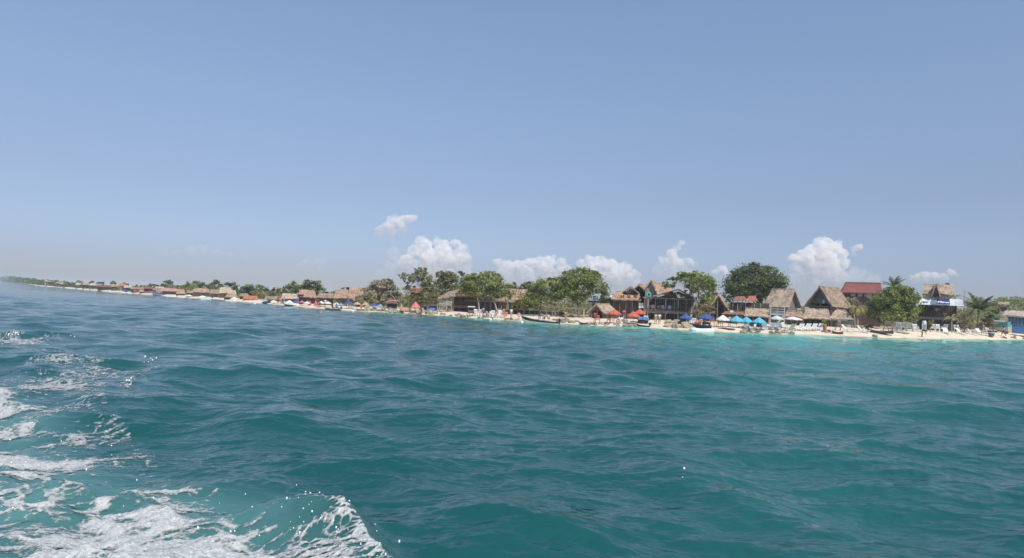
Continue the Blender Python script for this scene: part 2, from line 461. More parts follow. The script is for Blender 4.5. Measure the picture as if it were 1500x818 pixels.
# the breaking lip of the wash
lip = sstep(.5, 1.3, ral)*np.exp(-((rd-.03)/.11)**2) + .42*sstep(1.2, 2.2, ral)*np.exp(-((rd-.42)/.36)**2)
field = np.maximum(field, -.25) + lip*(-.05+.60*fine+.55*net3)*.80 - .08
field = np.where((wd < -.6) & (PY > 600), -1, field)
res = np.maximum(.02, FY*FY/(FPX*CAMH)*.62)
fx_, fy_, fz_ = sea(FX, FY, np.maximum(np.gradient(FY, axis=0)*-1, .0013*FY)*1.1)
thick = .014+np.clip(field, 0, 1)*.035+np.clip(field-.1, 0, .6)*(fbm(FX*9, FY*9, 3, 77)-.35)*.06 + (fbm(FX*40, FY*40, 2, 78)-.5)*.010
vid = np.arange(PX.size).reshape(PX.shape)
fc = np.stack([vid[1:,:-1], vid[1:,1:], vid[:-1,1:], vid[:-1,:-1]], -1).reshape(-1, 4)
keep = field.ravel()[fc].mean(1) > 0
fc = fc[keep]; used, inv = np.unique(fc, return_inverse=True); fc = inv.reshape(-1, 4)
fv = np.stack([fx_, fy_, fz_+thick], -1).reshape(-1, 3)[used]
me = mesh_from_arrays('sea_foam', fv, fc); smooth(me)
set_attr(me, 'froth', np.clip(field.ravel()[used]*1.9, 0, 1))
m, nt, out = new_mat('foam'); L = nt.links
fa = N(nt, 'ShaderNodeAttribute', attribute_name='froth')
geo = N(nt, 'ShaderNodeNewGeometry')
bub = N(nt, 'ShaderNodeTexVoronoi', i_Scale=34.0); L.new(geo.outputs['Position'], bub.inputs['Vector'])
nb = N(nt, 'ShaderNodeTexNoise', i_Scale=22.0, i_Detail=6.0, i_Roughness=.7); L.new(geo.outputs['Position'], nb.inputs['Vector'])
cr = ramp(nt, [(.25, (.28,.33,.33)), (.68, (.56,.555,.55))], nb.outputs['Fac'])
b = N(nt, 'ShaderNodeBsdfPrincipled', i_Roughness=.55); b.inputs['Specular IOR Level'].default_value = .4
L.new(cr.outputs['Color'], b.inputs['Base Color'])
bp = N(nt, 'ShaderNodeBump', i_Strength=.45, i_Distance=.02); L.new(bub.outputs['Distance'], bp.inputs['Height']); L.new(bp.outputs['Normal'], b.inputs['Normal'])
# thin froth lets the water show through between its bubbles
sub = N(nt, 'ShaderNodeMath', operation='ADD'); L.new(fa.outputs['Fac'], sub.inputs[0])
nb2 = N(nt, 'ShaderNodeMath', operation='MULTIPLY_ADD', i_1=1.7, i_2=-.86); L.new(nb.outputs['Fac'], nb2.inputs[0]); L.new(nb2.outputs[0], sub.inputs[1])
op = ramp(nt, [(.0, 0.0), (.22, .26), (.55, .72), (1.0, 1.0)], sub.outputs[0])
tr = N(nt, 'ShaderNodeBsdfTransparent'); ms = N(nt, 'ShaderNodeMixShader')
L.new(op.outputs['Color'], ms.inputs[0]); L.new(tr.outputs[0], ms.inputs[1]); L.new(b.outputs[0], ms.inputs[2]); L.new(ms.outputs[0], out.inputs['Surface'])
FOAM = m
tag(link('sea_foam', me, m), 'white churned foam of the boat wash on the water, lower left', 'foam', kind='stuff')
# spray: small drops thrown up from the lip
mb = MB(); sr = random.Random(3)
for i in range(130):
    t = sr.random()
    if sr.random() < .62:
        k = sr.uniform(1.0, 4.2); i0 = int(k); q = k-i0
        c = RP[i0]*(1-q)+RP[min(i0+1, len(RP)-1)]*q
        x, y = c[0]+sr.gauss(-.3, .25), c[1]+sr.gauss(-.15, .22); zz = sr.uniform(.0, .40)
    else:
        p = at(sr.uniform(0, 480), sr.uniform(600, 815)); x, y = p.x, p.y; zz = sr.uniform(.05, .2)
        if float(wash_depth(np.array([x]), np.array([y]))[0]) < .15: continue
    r_ = sr.choice((.004, .005, .006, .007, .009, .012))*(.7+y/22)
    mb.ball((x, y, zz+.06), r_, 5, 4, (1, 1, sr.uniform(.8, 1.8)))
for (px, py, nn_) in ((1000,706,2),(193,566,5),(214,533,8),(20,494,14),(108,497,2)):
    for i in range(nn_):
        p = at(px+sr.gauss(0, 3+nn_*.35), py+sr.gauss(0, 2)); r_ = sr.uniform(.012, .03)*(p.y/14)**.5
        mb.ball((p.x, p.y, sr.uniform(.1, .3)), r_, 5, 4)
tag(mb.build('spray', plain('spray_white', (.86,.87,.87), .3, .02), sm=True), 'white water drops thrown up by the boat wash', 'spray', kind='stuff')

# ------------------------------------------------------------------ the land
pxs = np.concatenate([np.linspace(-500, -20, 25), np.arange(-10, 1720, 5.0), np.linspace(1740, 2250, 26)])
ds = np.array([-60,-20,-8,-4,-2,-1,-.4,0,.4,.8,1.2,1.8,2.5,3.2,4,5,6,7,8,9,10,12,14,17,20,25,30,40,60,100,180,300,600,1200,2500,4000.0])
gv, wet, inl = [], [], []
for px in pxs:
    s = shore(float(px)); L_ = math.hypot(s.x, s.y)
    for d in ds:
        q = (L_+d)/L_; x, y = s.x*q, s.y*q
        gv.append((x, y, ground_z(d, px)))
        wet.append(d); inl.append(d)
gv = np.array(gv); dd = np.array(wet)
bumpy = (fbm(gv[:,0]/2.1, gv[:,1]/2.1, 4, 5)-.5)*sstep(1, 6, dd)*.34 + (fbm(gv[:,0]/5, gv[:,1]/5, 3, 6)-.5)*.22*sstep(-3, 3, dd)
gv[:,2] += np.where(dd < 200, bumpy, 0)
i_ = np.arange(len(gv)).reshape(len(pxs), len(ds))
fc = np.stack([i_[:-1,:-1], i_[1:,:-1], i_[1:,1:], i_[:-1,1:]], -1).reshape(-1, 4)
me = mesh_from_arrays('beach', gv, fc); smooth(me); set_attr(me, 'inland', dd + (fbm(gv[:,0]/1.7, gv[:,1]/1.7, 3, 15)-.5)*2.0*(dd < 30))
m, nt, out = new_mat('sand'); L = nt.links
ia = N(nt, 'ShaderNodeAttribute', attribute_name='inland'); geo = N(nt, 'ShaderNodeNewGeometry')
n1 = N(nt, 'ShaderNodeTexNoise', i_Scale=.9, i_Detail=8.0, i_Roughness=.7); L.new(geo.outputs['Position'], n1.inputs['Vector'])
sand = ramp(nt, [(.3, (.46,.38,.28)), (.5, (.68,.58,.45)), (.7, (.76,.67,.54))], n1.outputs['Fac'])
dv = N(nt, 'ShaderNodeMapRange'); dv.inputs[1].default_value = -2; dv.inputs[2].default_value = 60; L.new(ia.outputs['Fac'], dv.inputs[0])
wm = ramp(nt, [(0.0, (.42,.40,.34)), (.033, (.50,.46,.40)), (.046, (1,1,1)), (.30, (1,1,1)), (.45, (.62,.56,.50))], dv.outputs[0])
mx = N(nt, 'ShaderNodeMix', data_type='RGBA', blend_type='MULTIPLY', i_0=1.0); L.new(sand.outputs['Color'], mx.inputs[6]); L.new(wm.outputs['Color'], mx.inputs[7])
scr = ramp(nt, [(.35, (.05,.07,.03)), (.65, (.13,.13,.06))], n1.outputs['Fac'])
sm_ = ramp(nt, [(.5, 0.0), (.85, 1.0)], dv.outputs[0])
mx2 = N(nt, 'ShaderNodeMix', data_type='RGBA'); L.new(sm_.outputs['Color'], mx2.inputs[0]); L.new(mx.outputs[2], mx2.inputs[6]); L.new(scr.outputs['Color'], mx2.inputs[7])
b = N(nt, 'ShaderNodeBsdfPrincipled', i_Roughness=.9); b.inputs['Specular IOR Level'].default_value = .15
L.new(mx2.outputs[2], b.inputs['Base Color'])
bp = N(nt, 'ShaderNodeBump', i_Strength=.6, i_Distance=.15); L.new(n1.outputs['Fac'], bp.inputs['Height']); L.new(bp.outputs['Normal'], b.inputs['Normal'])
L.new(b.outputs[0], out.inputs['Surface'])
tag(link('beach', me, m), kind='structure')
# sea bed, so that the water never opens on to nothing
mb = MB(); mb.box(-9000, 9000, 0.5, 9000, -12, -9.5); tag(mb.build('sea_bed', m), kind='structure')

# ------------------------------------------------------------------ air
if HAZE > 0:
    mb = MB(); mb.box(-7200, 7200, -400, 7600, -13, 34)
    m, nt, out = new_mat('haze_air')
    pv = N(nt, 'ShaderNodeVolumePrincipled', i_Density=HAZE, i_Anisotropy=.0); pv.inputs['Color'].default_value = (.80,.86,.95,1)
    nt.links.new(pv.outputs[0], out.inputs['Volume'])
    tag(mb.build('haze', m), kind='stuff', label='pale sea haze over the far shore', cat='haze')
# ------------------------------------------------------------------ clouds, far beyond the haze
def cloud_mat(name, dens):
    m, nt, out = new_mat(name)
    tc = N(nt, 'ShaderNodeTexCoord'); sx = N(nt, 'ShaderNodeSeparateXYZ'); nt.links.new(tc.outputs['Generated'], sx.inputs[0])
    geo = N(nt, 'ShaderNodeNewGeometry')
    no = N(nt, 'ShaderNodeTexNoise', i_Scale=.011, i_Detail=5.0, i_Roughness=.62); nt.links.new(geo.outputs['Position'], no.inputs['Vector'])
    nr = ramp(nt, [(.40, .12), (.58, 1.0)], no.outputs['Fac'])
    br = ramp(nt, [(.0, .05), (.30, .35), (.58, 1.0)], sx.outputs['Z'], 'EASE')
    mu = N(nt, 'ShaderNodeMath', operation='MULTIPLY'); nt.links.new(nr.outputs['Color'], mu.inputs[0]); nt.links.new(br.outputs['Color'], mu.inputs[1])
    mu2 = N(nt, 'ShaderNodeMath', operation='MULTIPLY', i_1=dens); nt.links.new(mu.outputs[0], mu2.inputs[0])
    pv = N(nt, 'ShaderNodeVolumePrincipled', i_Anisotropy=.0); pv.inputs['Color'].default_value = (.999,.997,.994,1)
    nt.links.new(mu2.outputs[0], pv.inputs['Density']); nt.links.new(pv.outputs[0], out.inputs['Volume'])
    try: m.cycles.volume_step_rate = .35
    except Exception: pass
    return m
CLOUD = cloud_mat('cloud_white', CLOUD_D); CLOUD_F = cloud_mat('cloud_faint', CLOUD_D*.22)
def icos():
    import bmesh
    bm = bmesh.new(); bmesh.ops.create_icosphere(bm, subdivisions=2, radius=1.0)
    bm.verts.ensure_lookup_table()
    v = np.array([p.co[:] for p in bm.verts]); f = np.array([[q.index for q in p.verts] for p in bm.faces]); bm.free(); return v, f
ICO_V, ICO_F = icos()
CD = 9300.0
def sky_pt(px, py):
    r = ray(px, py); return EYE + r*(CD/r.y)
def cloud(label, puffs, strength=1.0, base=None, seed=0, dense=1.0):
    q = np.random.default_rng(seed); V, F = [], []; o = 0
    ys = [p[1]+p[2] for p in puffs]; lo = base or max(ys); hi = min(p[1]-p[2] for p in puffs)
    for px, py, r in puffs:
        subs = [(px, py, r*.95, 0)]
        for k in range(int(26*dense)):
            a = q.uniform(0, 6.283); el = q.uniform(-.6, 1)
            rr = r*q.uniform(.16, .46); dist = r*q.uniform(.45, .95)
            subs.append((px+math.cos(a)*dist*math.sqrt(1-el*el*.8), py-el*dist, rr, math.sin(a)*dist*.9))
        for sx, sy, rr, dz in subs:
            c = sky_pt(sx, sy); R_ = rr*CD/FPX
            v = ICO_V*R_*np.array([q.uniform(.85,1.2), 1.0, q.uniform(.8,1.05)])
            v = v*(1+.22*(fbm(ICO_V[:,0]*1.9+q.uniform(0,50), ICO_V[:,2]*1.9+ICO_V[:,1]*1.3, 3, int(q.integers(1000)))[:,None]-.5)*2)
            v = v + np.array([c.x, c.y+dz*CD/FPX, c.z])
            V.append(v); F.append(ICO_F+o); o += len(v)
    me = mesh_from_arrays('cloud', np.concatenate(V), np.concatenate(F))
    o_ = link('cloud', me)
    md = o_.modifiers.new('r', 'REMESH'); md.mode = 'VOXEL'; md.voxel_size = 9.0
    ev = o_.evaluated_get(bpy.context.evaluated_depsgraph_get()); me2 = bpy.data.meshes.new_from_object(ev); me2.name = 'cloud'
    o_.modifiers.clear(); o_.data = me2; smooth(me2); me2.materials.clear(); me2.materials.append(CLOUD if strength >= .6 else CLOUD_F)
    tag(o_, label, 'cloud', 'cumulus clouds low over the land')
cloud('small white cloud puff highest of all the clouds', [(557,344,10),(567,335,10),(577,326,10),(588,325,9),(598,322,8),(606,320,6),(572,342,12),(590,334,8)], .95, 366, 1)
cloud('tall heaped white cloud above the leaning pale tree', [(617,352,8),(622,361,12),(642,354,8),(648,364,13),(667,357,8),(676,366,11),(683,379,9),(608,368,11),(630,378,16),(655,380,16),(672,386,13),(597,386,14),(618,396,18),(650,400,18),(682,396,10)], .95, 424, 2)
cloud('broad low white cloud beside the tall heaped one', [(731,386,9),(744,391,11),(760,390,11),(776,387,10),(790,384,9),(806,384,10),(822,385,8),(740,401,13),(770,402,15),(800,400,15),(825,398,11),(845,402,9)], .9, 428, 3)
cloud('broad white cloud rising behind the big round tree', [(853,388,9),(866,385,10),(880,385,11),(896,390,12),(914,396,12),(928,404,10),(870,400,15),(900,406,16),(925,414,12)], .9, 430, 4)
cloud('thin pointed cloud tower above the thatched bar', [(999,357,5),(992,363,6),(984,372,8),(974,384,10),(990,386,11),(1008,385,8),(1018,388,5),(965,398,12),(985,402,13),(1004,398,10)], .8, 424, 5)
cloud('small cloud scrap between two trees', [(1048,402,8),(1058,396,8),(1064,404,9)], .7, 425, 6)
cloud('largest white cloud left of the red roof', [(1163,380,10),(1176,374,10),(1190,368,11),(1201,356,10),(1211,354,8),(1224,364,11),(1234,372,8),(1206,370,15),(1182,386,14),(1210,388,18),(1232,386,12),(1165,396,12),(1195,404,18),(1225,406,16)], .95, 432, 7)
cloud('tiny round cloud beside the largest cloud', [(1252,366,6),(1258,363,6),(1250,374,5)], .7, 386, 8)
cloud('low flat cloud between the palm and the two gabled roof', [(1340,410,8),(1353,407,9),(1368,406,9),(1382,408,8),(1393,400,6),(1401,402,4)], .75, 426, 9)
cloud('long faint cloud over the distant left shore', [(240,371,8),(258,372,8),(280,369,10),(298,365,8),(318,373,9),(338,377,8),(356,376,6)], .45, 392, 10)
cloud('faint cloud over the far huts', [(450,386,10),(470,388,10),(440,392,9)], .3, 404, 11)
cloud('wide faint cloud bank low behind the middle gabled hut and red roof', [(1140,414,15),(1160,418,16),(1185,420,17),(1215,416,18),(1245,408,15),(1265,404,12),(1280,412,12),(1235,424,16)], .4, 445, 12)
cloud('wide faint cloud veil left of the tall heaped cloud', [(575,398,14),(595,404,17),(620,410,18),(560,404,12),(588,384,13),(575,372,11),(660,408,18),(690,410,14)], .4, 436, 13)
cloud('faint low cloud bank joining the two broad low clouds', [(745,410,14),(775,414,16),(805,414,16),(835,412,14),(865,414,15),(900,418,16),(930,420,12)], .4, 440, 14)
# ------------------------------------------------------------------ vegetation
BARK = plain('bark', (.20,.165,.13), .9, .3, 4.0)
BARK_PALE = plain('bark_pale', (.42,.38,.33), .9, .25, 4.0)
LEAF = {
 'green': leafmat('leaf_green', (.115,.13,.034), (.262,.315,.09), (.44,.49,.17)),
 'dark': leafmat('leaf_dark', (.07,.082,.034), (.165,.213,.092), (.31,.365,.155)),
 'olive': leafmat('leaf_olive', (.125,.13,.055), (.32,.31,.14), (.49,.46,.23)),
 'dusty': leafmat('leaf_dusty', (.20,.19,.11), (.40,.37,.23), (.54,.50,.33)),
 'dry': leafmat('leaf_dry', (0.145,0.109,0.065), (0.290,0.225,0.145), (0.435,0.348,0.232)),
 'bright': leafmat('leaf_bright', (.09,.105,.022), (.20,.235,.05), (.34,.37,.11)),
 'palm': leafmat('leaf_palm', (0.043,0.065,0.023), (0.123,0.167,0.065), (0.304,0.319,0.160)),
 'yellow': leafmat('leaf_yellow', (0.145,0.131,0.036), (0.348,0.319,0.102), (0.609,0.551,0.232)),
}
def leaf_cloud(centers, tint, size, q, up=.55, out=None):
    n_ = len(centers)
    nrm = q.normal(size=(n_, 3))*.75; nrm[:,2] += up*1.35
    if out is not None: nrm += out*.7
    nrm /= np.linalg.norm(nrm, axis=1)[:,None]
    t = np.cross(nrm, q.normal(size=(n_, 3))); t /= np.linalg.norm(t, axis=1)[:,None]+1e-9
    b = np.cross(nrm, t)
    sz = size*q.uniform(.55, 1.35, n_)[:,None]; t = t*sz*.5; b = b*sz*q.uniform(.3, .6, n_)[:,None]
    v = np.stack([centers-t, centers-b*.9+t*.1, centers+t, centers+b*.9-t*.1], 1).reshape(-1, 3)
    f = np.arange(n_*4).reshape(-1, 4)
    return v, f, np.repeat(tint, 4)
def crown(F, lobes, size, seed, per=1.0, flat=.9):
    q = np.random.default_rng(seed); CS, TS, OS = [], [], []
    for lb in lobes:
        px, py, rx, rz = lb[:4]
        x, z = F.xz(px, py); ax, az = rx/F.s, rz/F.s; ay = ax*flat
        oy = lb[4] if len(lb) > 4 else q.uniform(-.25, .25)*ax
        area = rx*rz*math.pi
        nc = max(12, int(area/19)); nl = max(130, int(area*2.3*per))
        u = q.normal(size=(nc, 3)); u[:,2] += .25; u /= np.linalg.norm(u, axis=1)[:,None]
        rad = q.uniform(.30, 1.0, nc)**.55
        cc = u*rad[:,None]*np.array([ax, ay, az])*.92 + np.array([x, oy, z])
        ct = np.clip(q.normal(.42, .24, nc), 0, 1)
        cw = q.uniform(.4, 1.5, nc); wh = q.choice(nc, nl, p=cw/cw.sum())
        sg = np.minimum(ax, az)*.17*q.uniform(.6, 1.35, nc)[wh][:,None]
        off = q.normal(size=(nl, 3))*sg*np.array([1.25, 1.2, .75])
        p = cc[wh]+off
        CS.append(p); TS.append(np.clip(ct[wh]+q.normal(0, .16, nl), 0, 1)); o = p-np.array([x, oy, z]); OS.append(o/(np.linalg.norm(o, axis=1)[:,None]+1e-6))
    return leaf_cloud(np.concatenate(CS), np.concatenate(TS), size, q, .5, np.concatenate(OS))
def tree(name, label, px, d, lobes, limbs, mat='green', bark=None, group=None, per=1.0, seed=None, cat='tree', leaf=None):
    F = Frame(px, d); T = at_frame(name, label, cat, F, group)
    seed = seed if seed is not None else int(px*7+d)
    sz = leaf or max(.26, 2.2/F.s)
    v, f, t = crown(F, lobes, sz, seed, per)
    me = mesh_from_arrays('crown', v, f); set_attr(me, 'tint', t); link('crown', me, LEAF[mat], T)
    mb = MB(); q = random.Random(seed)
    for limb in limbs:
        r0 = limb[0]; pts = []
        for i, pp in enumerate(limb[1:]):
            x, z = F.xz(pp[0], pp[1]); pts.append((x, (pp[2] if len(pp) > 2 else 0), z))
        if limb is limbs[0]: pts[0] = (pts[0][0], pts[0][1], -.3)
        # subdivide with slight bends
        fine_ = []
        for a, b in zip(pts[:-1], pts[1:]):
            for k in range(3):
                u = k/3; fine_.append(tuple(a[i]*(1-u)+b[i]*u+(q.uniform(-.5,.5)*r0 if k else 0) for i in range(3)))
        fine_.append(pts[-1]); m_ = len(fine_)
        mb.tube(fine_, [r0*(1-.72*i/(m_-1)) for i in range(m_)], 7)
    # twigs running out into the crown
    tips = [F.xz(l[0], l[1])+(l[2]/F.s, l[3]/F.s) for l in lobes]
    lx = limbs[0][-1]; ex, ez = F.xz(lx[0], lx[1])
    for (x, z, ax, az) in tips:
        for k in range(3):
            a = q.uniform(0, 6.28); tip = (x+math.cos(a)*ax*.75, q.uniform(-.6,.6)*ax, z+abs(math.sin(a))*az*.75)
            mid = ((ex+tip[0])/2+q.uniform(-.3,.3), tip[1]*.4, (ez+tip[2])/2+q.uniform(0,.4))
            mb.tube([(ex, 0, ez), mid, tip], [limbs[0][0]*.38, limbs[0][0]*.22, .02], 5)
    mb.build('trunk', bark or BARK, T, True)
    return T

NEARG = 'tall shade trees along the beach'
tree('shade_tree', 'round green tree shading the sand beside the two gabled thatch bar', 1318, 13,
     [(1308,440,28,19),(1287,449,18,15),(1331,446,18,17),(1318,429,21,12),(1338,460,12,13),(1278,461,11,9),(1302,463,26,11),(1330,424,9,7),(1343,438,7,9)],
     [(.22,(1323,486),(1321,470),(1316,452)), (.13,(1321,472),(1300,464),(1288,452)), (.12,(1300,478),(1288,468),(1280,458)), (.1,(1320,466),(1330,456),(1336,446))], 'green', group=NEARG)
tree('shade_tree', 'tallest dark green dome tree behind the light blue umbrellas', 1115, 34,
     [(1105,412,36,24),(1079,420,22,20),(1131,415,22,18),(1102,397,23,12),(1070,432,13,13),(1141,424,12,13),(1112,430,36,12),(1122,398,18,11),(1084,402,14,12),(1104,388,8,5)],
     [(.35,(1117,466),(1115,445),(1112,426)), (.2,(1115,448),(1095,430),(1085,416)), (.2,(1114,440),(1130,425),(1136,412))], 'dark', group=NEARG)
tree('shade_tree', 'leaning tree with bare pale limbs beside the big thatched bar', 1013, 15,
     [(1009,408,18,10),(1026,414,23,14),(981,418,13,7),(986,410,10,5),(1041,427,11,16),(1032,439,16,11),(1000,403,12,6),(1022,402,14,6),(1012,424,14,8)],
     [(.20,(1011,478),(1014,452),(1019,440),(1030,426)), (.10,(1003,436),(993,436),(988,422)), (.12,(1016,446),(1034,434),(1042,424)), (.10,(1019,440),(1010,425),(1006,412))], 'green', BARK_PALE, group=NEARG, per=.85)
tree('shade_tree', 'broad round tree standing behind the beam swing frame', 847, 17,
     [(850,412,32,18),(829,421,22,16),(872,420,17,17),(856,400,21,8),(819,431,11,11),(880,432,11,11),(846,433,28,9),(835,402,14,6),(868,404,14,7)],
     [(.26,(847,474),(847,450),(845,438)), (.14,(847,448),(836,436),(828,424)), (.14,(847,446),(860,436),(868,424))], 'green', group=NEARG)
tree('shade_tree', 'spreading tree with low pale limbs behind the moored grey boat', 812, 15,
     [(800,420,20,13),(785,430,15,13),(812,412,14,8),(800,440,22,9),(776,436,10,9),(818,428,12,12)],
     [(.2,(814,472),(812,452),(806,436)), (.12,(812,452),(795,448),(786,438)), (.1,(812,450),(822,440),(822,428))], 'green', BARK_PALE, group=NEARG)
tree('low_tree', 'low bushy tree under the far thatch roof with no trunk showing', 767, 17, [(765,446,14,8),(778,443,11,10),(755,450,8,6),(788,449,10,7)], [(.12,(768,462),(768,452))], 'bright', group=NEARG)
tree('shade_tree', 'wide flat topped tree above the line of people and white chairs', 722, 18,
     [(712,414,28,15),(735,424,13,13),(691,413,16,12),(714,404,22,7),(742,434,8,9),(700,428,22,10),(725,431,16,9),(682,426,12,10)],
     [(.2,(729,467),(726,448),(718,430)), (.17,(702,466),(701,446),(698,428)), (.1,(745,464),(744,446),(738,432))], 'green', BARK_PALE, group=NEARG)
tree('shade_tree', 'forked tree rising behind the raised thatched hut', 655, 22,
     [(657,407,17,10),(673,402,9,5),(650,415,13,9),(684,415,12,11),(674,424,18,9),(645,402,9,5),(662,420,14,8)],
     [(.24,(655,460),(654,440),(652,424)), (.13,(653,430),(645,418),(642,410)), (.13,(653,430),(668,420),(676,410))], 'olive', group=NEARG, per=1.4)
tree('shade_tree', 'tree with long bare grey limbs leaning left over the shore', 596, 14,
     [(615,404,20,9),(599,409,11,8),(628,412,12,9),(626,425,14,11),(600,424,11,7),(618,396,12,4),(590,404,7,5),(634,434,10,8)],
     [(.17,(587,458),(588,440),(600,420),(612,408)), (.10,(589,442),(576,440),(560,444)), (.09,(594,430),(608,424),(622,412)), (.08,(590,440),(598,438),(612,428)), (.06,(580,440),(572,430),(574,424))], 'olive', BARK_PALE, group=NEARG, per=1.0)
tree('low_tree', 'low bright green scrub tree behind the small red umbrella', 607, 15, [(608,439,16,6),(595,442,10,6),(622,440,10,5)], [(.1,(607,456),(607,444))], 'bright', group=NEARG)
tree('shade_tree', 'pale feathery dusty tree over the blue and straw umbrellas', 558, 16,
     [(560,421,19,12),(545,431,20,11),(575,427,13,11),(530,439,13,7),(566,413,15,5),(556,440,22,8),(582,436,10,8)],
     [(.16,(562,456),(561,442),(558,430)), (.1,(561,446),(548,438),(542,430))], 'dusty', group=NEARG, per=1.5)
tree('shade_tree', 'low crowned tree closing the gap between the forked tree and the bare limbed one', 638, 34, [(640,424,14,8),(628,428,12,7),(652,430,14,8),(640,436,18,7)], [(.2,(640,456),(640,440),(640,428))], 'olive', group=NEARG, per=1.4)
tree('shade_tree', 'low crowned tree behind the red edged verandah', 684, 36, [(684,424,16,8),(672,430,13,7),(697,428,14,8),(706,434,14,7)], [(.2,(685,456),(685,440),(684,428))], 'green', group=NEARG, per=1.4)
tree('shade_tree', 'low crowned tree far behind the large straw roofed hall', 764, 60, [(760,420,16,6),(775,418,14,6),(745,424,14,6),(788,424,13,7)], [(.2,(764,450),(764,434),(764,424))], 'olive', group=NEARG, per=1.3)
FARG = 'domed trees behind the far huts'
far = [
 ('low dark tree showing just over the two brown roofs', 508, 60, [(508,426,13,5),(498,430,14,5),(520,428,10,4)], 'dark'),
 ('tall domed tree with sky gaps behind the large straw roof', 456, 40, [(456,419,19,9),(444,424,16,8),(468,427,13,7),(450,429,24,7)], 'dark'),
 ('rounded tree joining the tall domed one on its left side', 432, 44, [(434,420,15,7),(424,425,13,7),(436,429,18,6)], 'green'),
 ('olive tree in the dip above the pink and red huts', 408, 42, [(408,427,15,7),(398,431,13,6),(418,430,12,6)], 'olive'),
 ('widest dark dome tree behind the long orange red roof', 371, 40, [(372,423,22,8),(358,428,16,7),(388,429,12,7),(370,430,28,6)], 'dark'),
 ('small domed tree behind the pale roof with one dark window', 338, 45, [(338,420,12,6.5),(345,426,10,6),(330,426,10,5)], 'dark'),
 ('hump shaped tree left of the pale roof with one dark window', 315, 46, [(315,418,12,6.5),(308,423,11,6),(324,424,9,5)], 'green'),
 ('long low tree crown behind the pink pitched roofs', 286, 48, [(286,418,19,6.5),(272,422,13,6),(300,423,12,6)], 'green'),
 ('rounded tree above the boat with the yellow cabin', 249, 50, [(249,417,14,6.5),(240,421,11,5),(262,422,11,5)], 'dark'),
 ('small tree at the end of the long tree line', 222, 48, [(223,420,9,4.5),(214,422,9,4)], 'green'),
 ('low tree left of the red roofs by the yellow cabined boat', 200, 40, [(202,421,10,3.5),(192,422,9,3)], 'olive'),
 ('tiny dark tree above the orange roof far along the shore', 182, 40, [(182,417,5,3)], 'dark'),
 ('tiny pointed tree between far pale roofs', 166, 40, [(166,415,5,3.5)], 'dark'),
 ('tiny round tree over the far white fronted hut', 148, 40, [(148,415.5,6,3)], 'dark'),
 ('tiny flat tree over the arched far roof', 135, 40, [(135,414.5,6,2.5)], 'dark'),
 ('tiny tree where the far ridge meets the huts', 117, 40, [(117,413.5,7,2.6)], 'green'),
]
for lab, px, d, lobes, mt in far:
    y0 = lobes[0][1]
    tree('distant_tree', lab, px, d, lobes, [(.18,(px, y0+lobes[0][3]+3),(px, y0))], mt, group=FARG, per=1.15)

# far woods and hills that read as one mass
def woods(name, label, prof, d0, d1, n_, seed, mat='olive', size=None, floor=0.0):
    q = np.random.default_rng(seed); xs = [p[0] for p in prof]; CS, TS = [], []
    k = n_//45
    for i in range(k):
        px = q.uniform(xs[0], xs[-1]); top = np.interp(px, xs, [p[1] for p in prof])
        d = q.uniform(d0, d1); g = land(px, d); s = FPX/g.y
        hmax = max(1.0, ((HOR0+HORS*px)-top)/s+CAMH-g.z)
        r = min(hmax*.5, q.uniform(1.6, 3.6)*max(1, 6/s*.5)); zc = g.z+max(.3, hmax-r-q.uniform(0, 1)**1.5*hmax*.85)
        u = q.normal(size=(45, 3)); u /= np.linalg.norm(u, axis=1)[:,None]; u[:,2] = np.abs(u[:,2])*.9-.1
        CS.append(np.array([g.x, g.y, zc])+u*r*q.uniform(.6,1.0,(45,1))*np.array([1.2,1.2,.85])); TS.append(np.clip(q.normal(.42,.16)+q.normal(0,.14,45), 0, 1))
    cs = np.concatenate(CS); v, f, t = leaf_cloud(cs, np.concatenate(TS), 1.0, q, .6)
    c = np.repeat(cs, 4, 0); sc = np.repeat(np.maximum(.42, 2.0*cs[:,1]/FPX), 4)[:,None]
    v = c+(v-c)*sc*(size or 1.0)
    me = mesh_from_arrays(name, v, f); set_attr(me, 'tint', t)
    return tag(link(name, me, LEAF[mat]), label, 'woods', kind='stuff')
woods('woods', 'belt of scrubby woods behind the beach huts', [(190,423),(210,420),(228,418),(248,413.5),(264,417),(286,413.5),(302,418.5),(315,414.5),(328,420),(340,416.5),(352,422),(372,418),(392,424),(410,423),(432,417),(457,414),(478,427),(500,430),(540,431),(580,430),(600,424),(640,418),(700,418),(760,417),(790,419),(840,425),(893,436),(905,437),(940,432),(1000,440),(1060,438),(1110,434),(1150,440),(1168,449),(1180,450),(1190,450),(1215,447),(1240,440),(1300,440),(1350,440),(1400,444),(1425,444),(1440,442),(1500,440),(1560,440)], 34, 70, 90000, 3, 'olive')
woods('hillside_woods', 'wooded ridge rising behind the blue building', [(1395,452),(1420,446),(1440,437),(1455,434),(1466,431),(1476,428.5),(1490,430.5),(1510,430),(1600,432),(1700,440)], 90, 130, 34000, 4, 'green')
woods('distant_woods', 'hazy wooded point at the far left end of the shore', [(-120,399.5),(-60,401),(0,402.2),(15,402.3),(30,404),(50,406),(62,408),(80,408.5),(90,409),(110,413),(140,418),(190,424),(230,425)], 5, 90, 20000, 6, 'dark')

